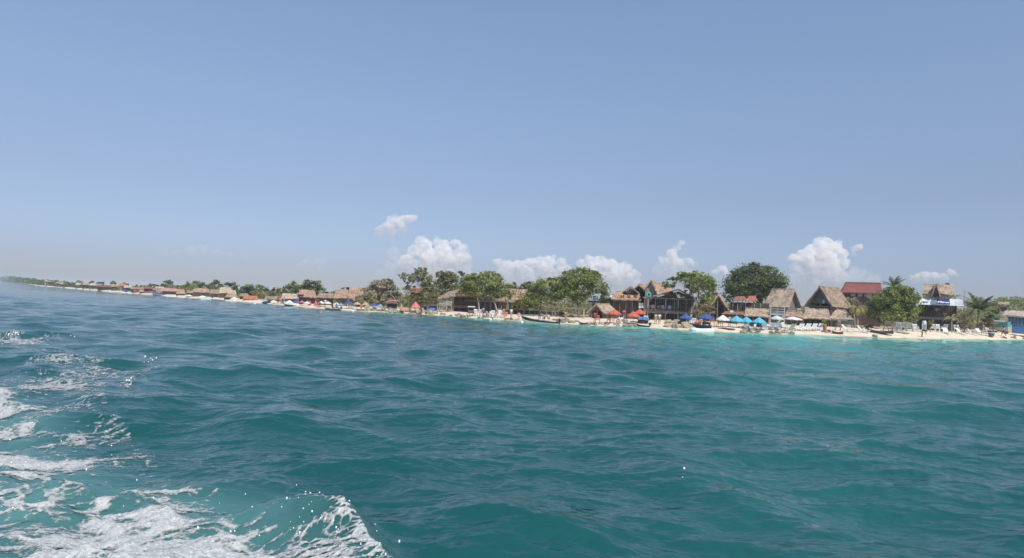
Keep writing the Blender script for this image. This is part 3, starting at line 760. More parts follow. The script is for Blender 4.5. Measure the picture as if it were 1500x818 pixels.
# palms
def palm(label, px, d, top, base, nf, flen, mat, droop=1.0, seed=1, up=(.2, 1.35), trunk_r=.16, name='palm_tree', group='palms between the beach huts', leaflet=.5):
    F = Frame(px, d); T = at_frame(name, label, 'palm', F, group); q = random.Random(seed)
    tx, tz = F.xz(*top); bx, bz = F.xz(*base); L_ = flen/F.s
    mb = MB(); k = 9; pts = [(bx+(tx-bx)*(i/k)**1.4, 0, -.2+(tz+.2)*i/k) for i in range(k+1)]
    mb.tube(pts, [trunk_r*(1.25-.5*i/k)*(1.06 if i % 2 else .96) for i in range(k+1)], 8); mb.build('trunk', plain('palm_bark', (.27,.23,.18), .9, .3, 5), T, True)
    V, Fc, TT = [], [], []; rach = MB()
    for i in range(nf):
        az = 6.283*i/nf*1.0+q.uniform(-.3,.3); el = q.uniform(*up); ll = L_*q.uniform(.75, 1.1); tint = q.uniform(.15, .85)
        h = Vector((math.cos(az), math.sin(az), 0)); side = Vector((-math.sin(az), math.cos(az), 0))
        p = Vector((tx, 0, tz)); st = ll/14; e = el; prev = p; line = [p.copy()]
        for j in range(14):
            e -= (.13+.05*j/14)*droop*(1.2-el*.35); dirv = h*math.cos(e)+Vector((0,0,1))*math.sin(e); p = p+dirv*st; line.append(p.copy())
            nup = dirv.cross(side).normalized(); lw_ = leaflet*(math.sin(math.pi*min(1, (j+1.2)/14.5))**.6)*ll/2.6
            for sgn in (-1, 1):
                for sub in (0, .5):
                    a = prev+(p-prev)*sub; o = len(V)
                    tip = a + side*sgn*lw_*.85 + dirv*lw_*.55 - Vector((0,0,1))*lw_*q.uniform(.1,.45)
                    wv = dirv*st*.26
                    V += [a-wv, a+wv, tip+wv*.3, tip-wv*.3]; Fc.append((o, o+1, o+2, o+3)); TT += [min(1, max(0, tint+q.uniform(-.15,.15)))]*4
            prev = p
        rach.tube(line, [.035*(1-.85*j/14)+.006 for j in range(15)], 4)
    me = mesh_from_arrays('frond', np.array([tuple(v) for v in V]), np.array(Fc)); set_attr(me, 'tint', np.array(TT)); fr = link('crown', me, LEAF[mat], T)
    rach.build('frond_stalk', plain('frond_stalk', (.25,.24,.12), .7, .2), fr)
    return T
palm('large full palm with arching fronds beside the two storey bar', 1434, 11, (1434,457), (1433,486), 38, 34, 'palm', .72, 3, (.45, 1.5), .2, leaflet=.42)
palm('coconut palm whose crown shows above the round green tree', 1309, 30, (1309,421), (1316,470), 20, 21, 'palm', .6, 8, (.1, 1.45), .16)
palm('half dry palm with hanging yellow fronds before the red roofed house', 1256, 12, (1256,452), (1256,481), 15, 20, 'yellow', 1.5, 12, (.1, 1.2), .15)
palm('green palm top between the half dry palm and the red roofed house', 1247, 15, (1249,440), (1252,480), 12, 14, 'palm', 1.2, 15, (.2, 1.3), .13)
palm('short yellow green palm in front of the two storey bar', 1395, 8, (1394,468), (1394,484), 12, 15, 'yellow', 1.0, 21, (.5, 1.5), .12, leaflet=.4)
palm('small palm behind the right end of the gabled thatch roof', 1398, 24, (1397,436), (1397,480), 10, 13, 'palm', 1.1, 25, (.1, 1.2), .12)
def bush(label, px, d, lobes, mat, group='shrubs on the sand', per=1.2, leaf=None):
    F = Frame(px, d); T = at_frame('shrub', label, 'shrub', F, group)
    v, f, t = crown(F, lobes, leaf or .24, int(px*3+d*5), per)
    me = mesh_from_arrays('foliage', v, f); set_attr(me, 'tint', t); link('foliage', me, LEAF[mat], T)
    mb = MB(); q = random.Random(int(px))
    for l in lobes:
        x, z = F.xz(l[0], l[1]); mb.tube([(0, 0, -.1), (x*.8+q.uniform(-.1,.1), 0, z*.5), (x, 0, z)], [.05,.04,.015], 5)
    mb.build('stem', BARK, T)
    return T
bush('reddish brown dried bush at the foot of the large palm', 1443, 9.5, [(1443,474,9,7),(1437,480,6,5),(1451,478,6,6)], 'dry')
bush('dry twiggy bush between the large palm and the two storey bar', 1412, 10, [(1413,465,8,9),(1416,476,8,8),(1408,478,5,6)], 'dry')
bush('green bush left of the beached turquoise boat', 1455, 13, [(1456,462,8,9),(1449,466,6,7)], 'palm')
bush('small yellow green plant before the dark ground floor of the two storey bar', 1363, 8.5, [(1363,473,3.5,4.5),(1362,478,2.5,3)], 'yellow')
bush('green shrub between the two gabled huts', 1176, 20, [(1176,455,6,7),(1174,462,6,6)], 'green')
bush('grey green bush beside the red roofed house steps', 1276, 12, [(1277,478,6,3.5),(1268,480,6,3)], 'palm')
bush('brown thicket below the leaning pale tree', 1030, 13, [(1028,452,12,8),(1040,455,10,7),(1018,458,8,5)], 'dry', per=.7)
bush('low dark bush beside the small thatch shelter of the swing frame', 826, 15, [(822,462,9,5),(834,464,8,4)], 'palm')
# ------------------------------------------------------------------ beach huts and bars
TH = thatch('thatch_tan', (.22,.17,.125), (.46,.375,.295), (.62,.53,.42))
THG = thatch('thatch_grey', (.15,.125,.10), (.33,.28,.225), (.48,.42,.345))
THP = thatch('thatch_pink', (.24,.15,.12), (.44,.31,.245), (.56,.43,.35))
THB = thatch('thatch_brown', (.16,.125,.10), (.34,.275,.215), (.48,.40,.32))
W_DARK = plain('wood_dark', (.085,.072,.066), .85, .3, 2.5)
W_GREY = plain('wood_grey', (.22,.20,.19), .85, .3, 2.5)
W_BROWN = plain('wood_brown', (.16,.115,.085), .85, .3, 2.5)
W_RED = plain('wood_red', (.24,.10,.075), .8, .3, 2.5)
W_PALE = plain('wood_pale', (.40,.35,.29), .85, .25, 2.5)
W_WHITE = plain('wood_white', (.66,.66,.66), .7, .12, 2.5)
W_TOWER = plain('wood_whitewashed', (.42,.42,.42), .8, .2, 2.5)
SHADE_CLOTH = plain('shade_cloth', (.055,.05,.055), .9, .25, 1.5)
P_RED = plain('tin_red', (.25,.095,.08), .55, .15, 1.0)
P_PINK = plain('tin_pink', (.42,.25,.22), .6, .2, 1.2)
P_ORANGE = plain('tin_orange', (.40,.15,.09), .6, .2, 1.2)
P_BLUE = plain('paint_blue', (.07,.16,.36), .55, .2, 1.8)
P_BLUE2 = plain('paint_blue_dusty', (.13,.20,.30), .6, .25, 1.8)
P_NAVY = plain('paint_navy', (.035,.05,.16), .6, .2, 2)
P_TURQ = plain('paint_turquoise', (.10,.42,.42), .5, .2, 2)
P_GREEN = plain('canvas_green', (.04,.36,.26), .7, .2, 2)
P_CREAM = plain('paint_cream', (.62,.55,.44), .7, .2, 1.5)
P_WHITE = plain('paint_white', (.72,.72,.71), .55, .1, 2)
P_BLACK = plain('paint_black', (.028,.028,.03), .6, .3, 2)
P_YEL = plain('paint_yellow', (.60,.40,.10), .6, .2, 2)
P_BROWNMARK = plain('paint_brown', (.12,.06,.03), .7, .2, 2)
C_RED = plain('cloth_red', (.50,.12,.08), .85, .12, 1.2)
C_LBLUE = plain('cloth_light_blue', (.10,.42,.60), .85, .12, 1.2)
C_BLUE = plain('cloth_blue', (.055,.095,.29), .85, .12, 1.2)
C_WHITE = plain('cloth_white', (.70,.69,.66), .85, .08, 1.2)
C_STRAW = plain('straw', (.44,.33,.20), .95, .3, 3)
GLASSY = plain('window_dark', (.03,.035,.04), .2, .1, 1, .5)
SKIN = plain('skin_tan', (.36,.20,.13), .6, .1, 3); SKIN2 = plain('skin_brown', (.17,.09,.055), .6, .1, 3)
HAIR = plain('hair_dark', (.02,.016,.014), .7, .1, 3)
ROCK = plain('rock_grey', (.24,.21,.17), .95, .35, 1.6, bump=.5); ROCK2 = plain('rock_tan', (.40,.34,.25), .95, .3, 1.6, bump=.5)

def frame_at(px, py, rot=0.0):
    """frame on the sand where column px meets photo row py"""
    best = 0
    lo, hi = 0.0, 45.0
    for _ in range(40):
        mid = (lo+hi)/2
        if project(land(px, mid))[1] > py: lo = mid
        else: hi = mid
    return Frame(px, (lo+hi)/2, rot)
def roof_gable(T, W, L, ze, zr, mat, t=.22, ov=.5, name='roof', y0=0.0, xc=0.0, rag=.18, ridge=True):
    """ridge along y (gable to the front), from y0 to y0+L"""
    mb = MB(); h = W/2+ov; sl = (zr-ze)/(W/2); zl = ze-sl*ov*.8; nu = max(4, int(L*2.2)); nv = max(4, int(W*1.6))
    mb.slab((xc-h, y0-ov, zl), (xc-h, y0+L+ov, zl), (xc, y0+L+ov*.6, zr), (xc, y0-ov*.6, zr), t, nu, nv, .05, rag)
    mb.slab((xc+h, y0+L+ov, zl), (xc+h, y0-ov, zl), (xc, y0-ov*.6, zr+.004), (xc, y0+L+ov*.6, zr+.004), t, nu, nv, .05, rag)
    r = mb.build(name, mat, T)
    if ridge: rb = MB(); rb.tube([(xc, y0-ov*.6, zr+.08), (xc, y0+L/2, zr+.03), (xc, y0+L+ov*.6, zr+.08)], .16, 6); rb.build('ridge_cap', THB, r)
    return r
def roof_long(T, xl, xr, D, ze, zr, mat, hipl=0.0, hipr=0.0, t=.22, ov=.4, name='roof', y0=0.0, rag=.18, ridge=True, zl=None):
    """ridge along x; front eave at y0, depth D; hipl/hipr draw the ridge in at the ends"""
    mb = MB(); a, b = xl-ov, xr+ov; f, g, m_ = y0-ov, y0+D+ov, y0+D/2; nu = max(5, int((b-a)*2.2)); nv = max(4, int(D*1.2))
    ra, rb_ = a+hipl, b-hipr
    mb.slab((a, f, ze), (b, f, ze), (rb_, m_, zr), (ra, m_, zr), t, nu, nv, .05, rag)
    mb.slab((b, g, ze), (a, g, ze), (ra, m_, zr+.004), (rb_, m_, zr+.004), t, nu, nv, .05, rag)
    if hipl > .2: mb.slab((a, g, ze), (a, f, ze), (ra, m_-.02, zr), (ra, m_+.02, zr), t, 6, nv, .05, rag)
    if hipr > .2: mb.slab((b, f, ze), (b, g, ze), (rb_, m_+.02, zr), (rb_, m_-.02, zr), t, 6, nv, .05, rag)
    r = mb.build(name, mat, T)
    if ridge: q = MB(); q.tube([(ra, m_, zr+.07), ((ra+rb_)/2, m_, zr+.02), (rb_, m_, zr+.07)], .15, 6); q.build('ridge_cap', THB, r)
    return r
def post(T, x, y, z0, z1, w_=.14, mat=None, name='post', lean=0.0):
    mb = MB(); mb.tube([(x, y, z0), (x+lean*.5+rnd.uniform(-.02,.02), y, (z0+z1)/2), (x+lean, y, z1)], [w_*.55, w_*.5, w_*.45], 6); return mb.build(name, mat or W_BROWN, T)
def wall(T, x0, x1, y, z0, z1, mat, t=.08, name='wall', planks=True, hole=None):
    """plank wall in the x-z plane"""
    mb = MB(); w_ = x1-x0; k = max(1, int(w_/.35)) if planks else 1
    for i in range(k):
        a, b = x0+w_*i/k, x0+w_*(i+1)/k; off = rnd.uniform(-.012, .012) if planks else 0
        mb.box(a, b-(.012 if planks else 0), y+off, y+t+off, z0, z1+(rnd.uniform(-.03,.03) if planks else 0))
    return mb.build(name, mat, T)
def sidewall(T, x, y0, y1, z0, z1, mat, t=.08, name='side_wall'):
    mb = MB(); w_ = y1-y0; k = max(1, int(w_/.4))
    for i in range(k): mb.box(x-t/2+rnd.uniform(-.01,.01), x+t/2, y0+w_*i/k, y0+w_*(i+1)/k-.012, z0, z1)
    return mb.build(name, mat, T)
def gable_wall(T, xc, W, y, z0, z1, mat, name='gable', t=.07):
    mb = MB(); k = max(4, int(W/.32))
    for i in range(k):
        a, b = -W/2+W*i/k, -W/2+W*(i+1)/k-.014
        za, zb = z0+(z1-z0)*(1-abs(a)/(W/2)), z0+(z1-z0)*(1-abs(b)/(W/2))
        off = rnd.uniform(-.012, .012)
        mb.prism([(xc+a, z0), (xc+b, z0), (xc+b, max(zb, z0+.02)), (xc+a, max(za, z0+.02))], y+off, y+off+t)
    return mb.build(name, mat, T)
def deck(T, x0, x1, y0, y1, z, mat, t=.16, name='deck'):
    mb = MB(); k = max(2, int((x1-x0)/.5))
    for i in range(k): mb.box(x0+(x1-x0)*i/k, x0+(x1-x0)*(i+1)/k-.02, y0, y1, z-t*.4, z+rnd.uniform(0,.015))
    mb.box(x0, x1, y0+.02, y0+.12, z-t-.1, z-t*.4-.003); mb.box(x0, x1, y1-.12, y1-.02, z-t-.1, z-t*.4-.003)
    return mb.build(name, mat, T)
def railing(T, x0, x1, y, z, h, mat, step=.35, name='railing', cross=False):
    mb = MB(); mb.box(x0, x1, y-.04, y+.04, z+h-.07, z+h); mb.box(x0, x1, y-.03, y+.03, z+.12, z+.18)
    k = max(2, int((x1-x0)/step))
    for i in range(k+1):
        x = x0+(x1-x0)*i/k; mb.box(x-.03, x+.03, y-.028, y+.028, z, z+h-.07)
        if cross and i < k: mb.beam((x+.03, y, z+.15), (x0+(x1-x0)*(i+1)/k-.03, y, z+h-.1), .04)
    return mb.build(name, mat, T)
def text_mesh(T, s, x, y, z, size, mat, name='lettering', rx=90, ext=.02, shear=0.0, bold=0.0):
    cu = bpy.data.curves.new('t', 'FONT'); cu.body = s; cu.size = size; cu.extrude = ext; cu.shear = shear; cu.offset = bold; cu.align_x = 'CENTER'
    o = bpy.data.objects.new('t', cu); C.objects.link(o)
    me = bpy.data.meshes.new_from_object(o.evaluated_get(bpy.context.evaluated_depsgraph_get())); bpy.data.objects.remove(o)
    me.transform(Matrix.Translation((x, y, z)) @ Matrix.Rotation(R(rx), 4, 'X')); me.name = name
    me.materials.clear()
    return link(name, me, mat, T)

# ---- right end: blue building, boat, pink house
F = Frame(1490, 10.5); T = at_frame('blue_building', 'bright blue shuttered beach building cut off by the picture edge', 'building', F)
xl, xr = F.x(1478, 480), F.x(1520, 480); zb = 0
z1, z2, z3 = F.z(1490, 476)-0, F.z(1490, 464.5), F.z(1490, 459)
wall(T, xl, xr, 0, -.2, z1, P_BLUE, .12, 'lower_wall', False)
wall(T, xl, xr, .14, z1, z2, P_NAVY, .1, 'wall', False)
k = 8
for i in range(k):
    a, b = xl+(xr-xl)*i/k+.06, xl+(xr-xl)*(i+1)/k-.06
    mb = MB(); mb.box(a, b, .04, .13, z1+.06, z2-.12)
    for j in range(5): mb.box(a+.05, b-.05, .02, .037, z1+.14+(z2-z1-.4)*j/5, z1+.14+(z2-z1-.4)*(j+.75)/5)
    mb.build('shutter', P_BLUE2, T)
mb = MB(); mb.box(xl-.05, xr, -.1, .02, z1-.04, z1+.05); mb.build('sill', P_BLUE2, T)
sidewall(T, xl-.06, .1, 4.0, -.2, z2, W_DARK)
roof_long(T, xl-.3, xr, 4.2, z2+.05, z3+.35, thatch('thatch_whitish', (.30,.26,.22), (.52,.46,.40), (.70,.65,.58)), .3, 0, .28, .5)
mb = MB(); mb.box(xl+.05, xl+.4, -.14, -.02, -.2, z1-.06); mb.build('corner_post', P_CREAM, T)
F = Frame(1470, 40); T = at_frame('pink_house', 'small pink house with a straw roof on the wooded slope', 'house', F)
x0, x1 = F.x(1464.5, 450), F.x(1476, 450); za, zb = F.z(1470, 460), F.z(1470, 447)
wall(T, x0, x1, 0, -1, zb, plain('wall_pink', (.50,.33,.27), .8, .15, 1), .1, 'wall', False)
sidewall(T, x0-.05, .1, 3, -1, zb, plain('wall_pink', (.5,.33,.27))); sidewall(T, x1+.05, .1, 3, -1, zb, W_BROWN)
for xx in (.3, .7):
    c = x0+(x1-x0)*xx; mb = MB(); mb.box(c-.3, c+.3, -.03, .005, zb-1.3, zb-.5); mb.build('window', GLASSY, T)
roof_long(T, x0, x1, 3.0, zb, zb+.55, TH, .1, .1, .2, .35)

# ---- two storey bar with the painted awning
F = Frame(1374, 13); T = at_frame('two_storey_bar', 'two storey bar with twin thatched roofs, steep central gable and painted awning', 'bar', F)
X = lambda px: F.x(px, 460); Z = lambda py: F.z(1374, py)
xa, xb = X(1345), X(1402); zd = Z(465); za = Z(447.5); D = 5.5
for px in (1346, 1357, 1369, 1380, 1391, 1401): post(T, X(px), .1, -.3, zd, .2, W_DARK); post(T, X(px), .25, zd, za, .16, W_BROWN)
deck(T, xa, xb, 0, D, zd, W_GREY, .3)
railing(T, xa, xb, .05, zd, .95, W_DARK, .38, cross=True)
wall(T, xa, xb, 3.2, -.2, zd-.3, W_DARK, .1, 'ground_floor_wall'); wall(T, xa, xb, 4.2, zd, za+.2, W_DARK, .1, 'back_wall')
sidewall(T, xa+.05, .4, D, -.2, za, W_DARK); sidewall(T, xb-.05, 2.2, D, -.2, za, W_DARK)
mb = MB(); mb.box(X(1370), X(1378), 3.9, 4.0, zd+.2, zd+1.6); mb.build('poster', plain('poster_tan', (.42,.27,.20), .7, .3, 2), T)
for px, c in ((1353, P_YEL), (1363, W_PALE), (1384, P_CREAM), (1396, W_PALE)):
    mb = MB(); mb.box(X(px)-.35, X(px)+.35, 2.2, 2.9, zd+.62, zd+.68); mb.tube([(X(px), 2.5, zd+.02), (X(px), 2.5, zd+.62)], .06, 6); mb.build('balcony_table', c, T)
for px in (1352, 1386):
    mb = MB(); mb.box(X(px)-.9, X(px)+.9, 3.12, 3.19, .5, 1.5); mb.build('window', GLASSY, T)
# awning: a sloping painted sheet
zt = Z(438)
aw = MB(); aw.slab((X(1341.5), -1.3, za+.02), (X(1412), -1.3, za+.0), (X(1406), .6, zt), (X(1349), .6, zt), .06, 30, 6, .045, .03)
awn = aw.build('awning', plain('awning_canvas', (.62,.64,.64), .7, .12, .8), T)
def on_awning(px0, px1, v0, v1, mat, name, lift):
    m_ = MB(); f = lambda px, v: (X(px), -1.3+1.9*v, za+(zt-za)*v)
    m_.slab(tuple(np.add(f(px0, v0), (0, -lift, lift*.8))), tuple(np.add(f(px1, v0), (0, -lift, lift*.8))), tuple(np.add(f(px1-1, v1), (0, -lift, lift*.8))), tuple(np.add(f(px0+1.5, v1), (0, -lift, lift*.8))), .02, 8, 3, .008); return m_.build(name, mat, awn)
on_awning(1371, 1391.5, .10, .98, P_NAVY, 'sign_panel', .07)
on_awning(1362, 1371.3, .06, .75, P_BLUE2, 'blue_panel', .06)
on_awning(1364, 1391, .0, .14, P_BLUE2, 'blue_border', .09)
on_awning(1398, 1411, .18, .9, plain('paint_paleblue', (.44,.50,.56), .7, .25, 1), 'pale_blue_panel', .06)
on_awning(1349, 1360, .25, .5, W_GREY, 'painted_strokes', .06)
sl = math.degrees(math.atan2(zt-za, 1.9))
text_mesh(awn, 'Plino', X(1381), -1.06-.1, za+.30+.08, .82, P_WHITE, 'lettering', sl, .02, .18, .022)
# upper thatched roofs, each a steep slope facing the sea, with the tall dark gable between
ze, zr = Z(432.5), Z(417.5)
mb = MB(); mb.box(X(1351), X(1397), .75, 4.4, zt-.15, ze+.1); mb.build('loft_wall', plain('wall_sand', (.50,.40,.30), .85, .25, 1.2), T)
roof_long(T, X(1351)+.1, X(1368), 3.6, ze, zr, TH, .15, .1, .3, .15, 'roof', .6)
roof_long(T, X(1372), X(1397)-.1, 3.6, ze, zr+.02, TH, .1, .15, .3, .15, 'roof', .6)
gz = Z(435); mb = MB()
for s in (-1, 1): mb.slab((X(1370.5)+s*.62, -.35, gz), (X(1370.5)+s*.62, 2.5, gz), (X(1370.5)+s*.02, 2.5, Z(416)), (X(1370.5)+s*.02, -.35, Z(416)), .16, 5, 6, .03, .05)
g_ = mb.build('gable_roof', THP, T); gable_wall(T, X(1370.5), 1.05, .3, gz, Z(418.5), W_DARK)
mb = MB(); mb.tube([(X(1386), 2.4, zr+.1), (X(1387), 2.4, Z(413.5))], .05, 5); mb.box(X(1384), X(1390), 2.3, 2.5, zr+.16, zr+.42); mb.build('roof_vent', W_DARK, T)
mb = MB(); F2 = Frame(1413, 12); T2 = at_frame('antenna_pole', 'thin grey antenna pole beside the painted awning', 'pole', F2)
x, z = F2.xz(1412.5, 425); mb.tube([(x+.05, 0, -.2), (x, 0, z)], [.06, .03], 6); mb.build('pole', W_GREY, T2)
mb = MB(); mb.box(x-.35, x+.35, -.02, .02, z-.4, z-.36); mb.box(x-.2, x+.2, -.02, .02, z-.15, z-.11); mb.build('crossbar', W_GREY, T2)

# ---- red roofed house
F = Frame(1262, 30); T = at_frame('red_roofed_house', 'tall dark house with a sheet metal red roof and white windows', 'house', F)
X = lambda px: F.x(px, 450); Z = lambda py: F.z(1262, py)
xa, xb = X(1234), X(1289); zw = Z(428.5)
WP = plain('wall_plum', (.10,.062,.062), .8, .3, 1.5)
wall(T, xa, xb, 0, -.3, zw, WP, .1); sidewall(T, xa-.05, .12, 6, -.3, zw, WP); sidewall(T, xb+.05, .12, 6, -.3, zw, WP)
for px0, px1, py0, py1 in ((1246, 1252, 429.5, 434), (1268, 1277, 429.5, 434.5), (1256, 1262, 430, 434), (1240,1244,436,441)):
    mb = MB(); mb.box(X(px0), X(px1), -.05, .008, Z(py1), Z(py0)); w_ = mb.build('window', plain('window_pale', (.55,.60,.66), .3, .1), T)
    mb = MB(); c = (X(px0)+X(px1))/2; mb.box(c-.04, c+.04, -.08, -.052, Z(py1), Z(py0)); mb.box(X(px0)-.06, X(px1)+.06, -.09, -.052, Z(py1)-.08, Z(py1)-.002); mb.build('frame', W_WHITE, w_)
deck(T, xa-.2, X(1262), -2.0, -.02, Z(449), W_BROWN); railing(T, xa-.2, X(1262), -1.95, Z(449), .8, W_RED, .4)
for px in (1234, 1248, 1261): post(T, X(px), -1.8, -.3, Z(449)-.1, .16)
mb = MB(); a, b = xa-.55, xb+.4; ra, rb_ = X(1237.5), X(1290)
nu = 60; ze, zr = zw-.05, Z(414)
for (y0, y1) in ((-.7, 3.0), (6.7, 3.0)):
    vs, fs = [], []
    for i in range(nu*2+1):
        u = i/(nu*2); dz = .035*(i % 2)
        vs += [(a+(b-a)*u, y0, ze+dz), (ra+(rb_-ra)*u, y1, zr+dz), (a+(b-a)*u, y0, ze+dz-.06), (ra+(rb_-ra)*u, y1, zr+dz-.06)]
    for i in range(nu*2):
        o = i*4; fs += [(o, o+4, o+5, o+1), (o+2, o+3, o+7, o+6), (o, o+2, o+6, o+4)]
    mb.add(vs, fs)
mb.prism([(a+.1, ze-.02), (ra, zr-.08), (ra+.08, zr-.08), (a+.3, ze-.02)], -.5, 6.4)
rf = mb.build('roof', P_RED, T)
mb = MB(); mb.box(ra, rb_, 2.85, 3.15, zr+.03, zr+.15); mb.build('ridge_cap', W_RED, rf)
mb = MB(); mb.box(a, b, -.74, -.70, ze-.2, ze+.02); mb.build('fascia', W_RED, rf)

# ---- the middle gabled hut and its neighbours
def gable_hut(name, label, px, d, rot, W, L, zf, ze, zr, mat, wallmat, cat='hut', front='open', group=None, ov=.55, posts=True, rail=None):
    F = Frame(px, d, R(rot)); T = at_frame(name, label, cat, F, group)
    roof_gable(T, W, L, ze, zr, mat, ov=ov)
    for x in ((-W/2+.1, 0, W/2-.1) if posts else ()):
        post(T, x, .1, -.3, ze+(zr-ze)*(1-abs(x)/(W/2))-.15, .17, W_GREY)
    if zf > 0: deck(T, -W/2, W/2, 0, L, zf, W_BROWN, .25)
    if rail: railing(T, -W/2, W/2, .05, zf, .85, rail, .4)
    sidewall(T, -W/2+.05, .3, L, -.2, ze, wallmat); sidewall(T, W/2-.05, .3, L, -.2, ze, wallmat)
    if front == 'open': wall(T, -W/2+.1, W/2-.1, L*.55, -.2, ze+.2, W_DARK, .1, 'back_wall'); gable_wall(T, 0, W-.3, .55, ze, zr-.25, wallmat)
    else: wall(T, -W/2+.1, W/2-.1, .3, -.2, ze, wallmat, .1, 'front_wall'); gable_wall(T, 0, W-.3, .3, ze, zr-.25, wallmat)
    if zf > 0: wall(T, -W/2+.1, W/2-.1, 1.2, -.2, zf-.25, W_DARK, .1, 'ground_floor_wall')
    return F, T
F = Frame(1204, 20); s = F.s
z_ = lambda py: F.z(1204, py)
_, T = gable_hut('thatched_house', 'dark gabled thatch house whose open loft has a white railing', 1200, 20, -32, 4.0, 5.0, z_(456), z_(445), z_(421), THB, W_GREY, 'house', rail=W_PALE)
mb = MB(); mb.ball((.3, .5, z_(442)), .28, 8, 6, (1,.5,1.2)); mb.build('hanging_lamp', P_WHITE, T)
F = Frame(1150, 24); z_ = lambda py: F.z(1150, py)
_, T = gable_hut('thatched_house', 'thatch house with a plank gable on its right side next to the white stair tower', 1160, 24, 66, 4.0, 3.5, 0, z_(446), z_(424.5), TH, W_GREY, 'house', 'closed', posts=False)
railing(T, -2.4, 2.4, -.9, z_(462), .9, W_PALE, .3); deck(T, -2.4, 2.4, -1.0, .28, z_(462), W_GREY)
for x in (-2.2, 2.2): post(T, x, -.8, -.3, z_(462)-.1, .14)

def shelter(label, px0, px1, pye, pyr, d, D=3.0, mat=TH, hl=.3, hr=.3, group='low thatched shade shelters', wallm=None, name='thatch_shelter', rot=0, posts=4, legm=None, t=.22, ov=.25, rag=.2):
    pc = (px0+px1)/2; F = Frame(pc, d, R(rot)); T = at_frame(name, label, 'shelter', F, group)
    x0, x1 = F.x(px0, pye), F.x(px1, pye); ze, zr = F.z(pc, pye), F.z(pc, pyr)
    roof_long(T, x0+ov, x1-ov, D, ze, zr, mat, hl, hr, t, ov, rag=rag)
    for i in range(posts):
        x = x0+.25+(x1-x0-.5)*i/(posts-1); post(T, x, .15, -.3, ze+.1, .14, legm or W_BROWN); post(T, x, D-.15, -.3, ze+.1, .14, legm or W_BROWN)
    if wallm: wall(T, x0+.2, x1-.2, D-.4, -.2, ze, wallm, .08, 'back_wall')
    return F, T
shelter('long low thatch shade roof behind the four white loungers', 1175, 1216, 468, 453.5, 13.5, 3.2, TH, .5, .35, wallm=W_DARK, posts=5)
F, T = shelter('square hipped thatch roof over a pale turquoise screen', 1215, 1251, 468.5, 454.5, 12.5, 3.4, TH, 1.0, 1.4, posts=3)
mb = MB(); x0, x1 = F.x(1232, 475), F.x(1250, 475); mb.box(x0, x1, 2.2, 2.25, .55, F.z(1240, 470.5)); mb.box(x0, x1, 2.18, 2.198, 1.0, 1.04); mb.build('screen', plain('screen_turquoise', (.25,.48,.45), .5, .15, 1.5), T)
mb = MB(); mb.box(F.x(1219, 475), F.x(1227, 475), 1.6, 2.1, 0, 1.05); mb.box(F.x(1218.5, 475), F.x(1227.5, 475), 1.5, 2.2, 1.052, 1.12); mb.build('counter', W_GREY, T)
shelter('thin thatch strip roof above the flat white umbrella', 1150, 1177, 465, 457.5, 14, 2.6, THP, .2, .2, wallm=W_GREY)
shelter('thatch shade roof right of the brown tin roof and over light blue umbrellas', 1090, 1128, 464.5, 453, 15, 3.0, TH, .3, .2, wallm=W_DARK)

# white stair tower
F = Frame(1140, 13); T = at_frame('white_tower', 'white painted wooden frame tower with rails beside the thin thatch strip roof', 'tower', F)
x0, x1 = F.x(1128.5, 465), F.x(1149, 465); zt = F.z(1139, 449.5); zd = F.z(1139, 459.5)
for x in (x0, x1):
    for y in (0, 2.0): post(T, x, y, -.3, zt, .17, W_TOWER)
deck(T, x0, x1, 0, 2.0, zd, W_TOWER); railing(T, x0, x1, -.02, zd, zt-zd, W_TOWER, .9)
for zz in (.33, .66):
    mb = MB(); mb.box(x0, x1, -.06, -.02, zd+(zt-zd)*zz-.05, zd+(zt-zd)*zz+.05); mb.build('rail', W_TOWER, T)
mb = MB()
for s in (0, .6):
    mb.beam((x1+.1, -.3+s, zd), (x1-1.5+.2, -1.9+s*.2-.3, -.15), .08, .14)
for i in range(8):
    u = (i+.5)/8; mb.box(x1-1.35*u-.2, x1-1.35*u+.35, -.5-1.5*u, -.25-1.5*u, zd*(1-u)-.02, zd*(1-u)+.03)
mb.build('stair', W_TOWER, T)

# red canopy house, brown tin roof
F = Frame(1092, 22); T = at_frame('canopy_deck', 'raised dark deck under a ragged orange red canopy below the tallest tree', 'deck', F)
X = lambda px: F.x(px, 450); Z = lambda py: F.z(1092, py)
zd, zt = Z(456), Z(441.5)
deck(T, X(1070), X(1128), 0, 4, zd, W_BROWN, .3)
for px in (1073.5, 1080.5, 1092, 1105, 1114, 1127): post(T, X(px), .1, -.3, zt if px < 1110 else zd+1.4, .14, W_PALE)
wall(T, X(1070), X(1128), 3.4, -.2, zt-.2, W_DARK, .1, 'back_wall'); railing(T, X(1070), X(1128), .06, zd, .8, W_DARK, .4)
mb = MB(); mb.slab((X(1073), -.3, zt), (X(1094), -.3, zt+.1), (X(1090), 3.2, zt+.9), (X(1076), 3.2, zt+.8), .06, 12, 6, .06, .1)
mb.build('canopy', plain('canvas_rust', (.27,.13,.09), .85, .3, 1.5), T)
mb = MB(); mb.slab((X(1094.5), -.35, zt-.05), (X(1109), -.3, zt+.05), (X(1107), 3.2, zt+1.0), (X(1096), 3.2, zt+1.0), .06, 10, 6, .06, .1)
mb.build('canopy', plain('canvas_orange', (.34,.14,.10), .85, .25, 1.5), T)
F = Frame(1073, 15); T = at_frame('tin_shed', 'low shed with a flat brown tin roof behind the white umbrella', 'shed', F)
X = lambda px: F.x(px, 465); x0, x1 = X(1057), X(1090); ze = F.z(1073, 460.5)
mb = MB(); mb.slab((x0, -.5, ze), (x1, -.5, ze), (x1-.1, 3.2, F.z(1073, 457)), (x0+.6, 3.2, F.z(1073, 457)), .08, 16, 4, .02, .05); mb.build('roof', plain('tin_brown', (.26,.15,.115), .7, .3, 1.2), T)
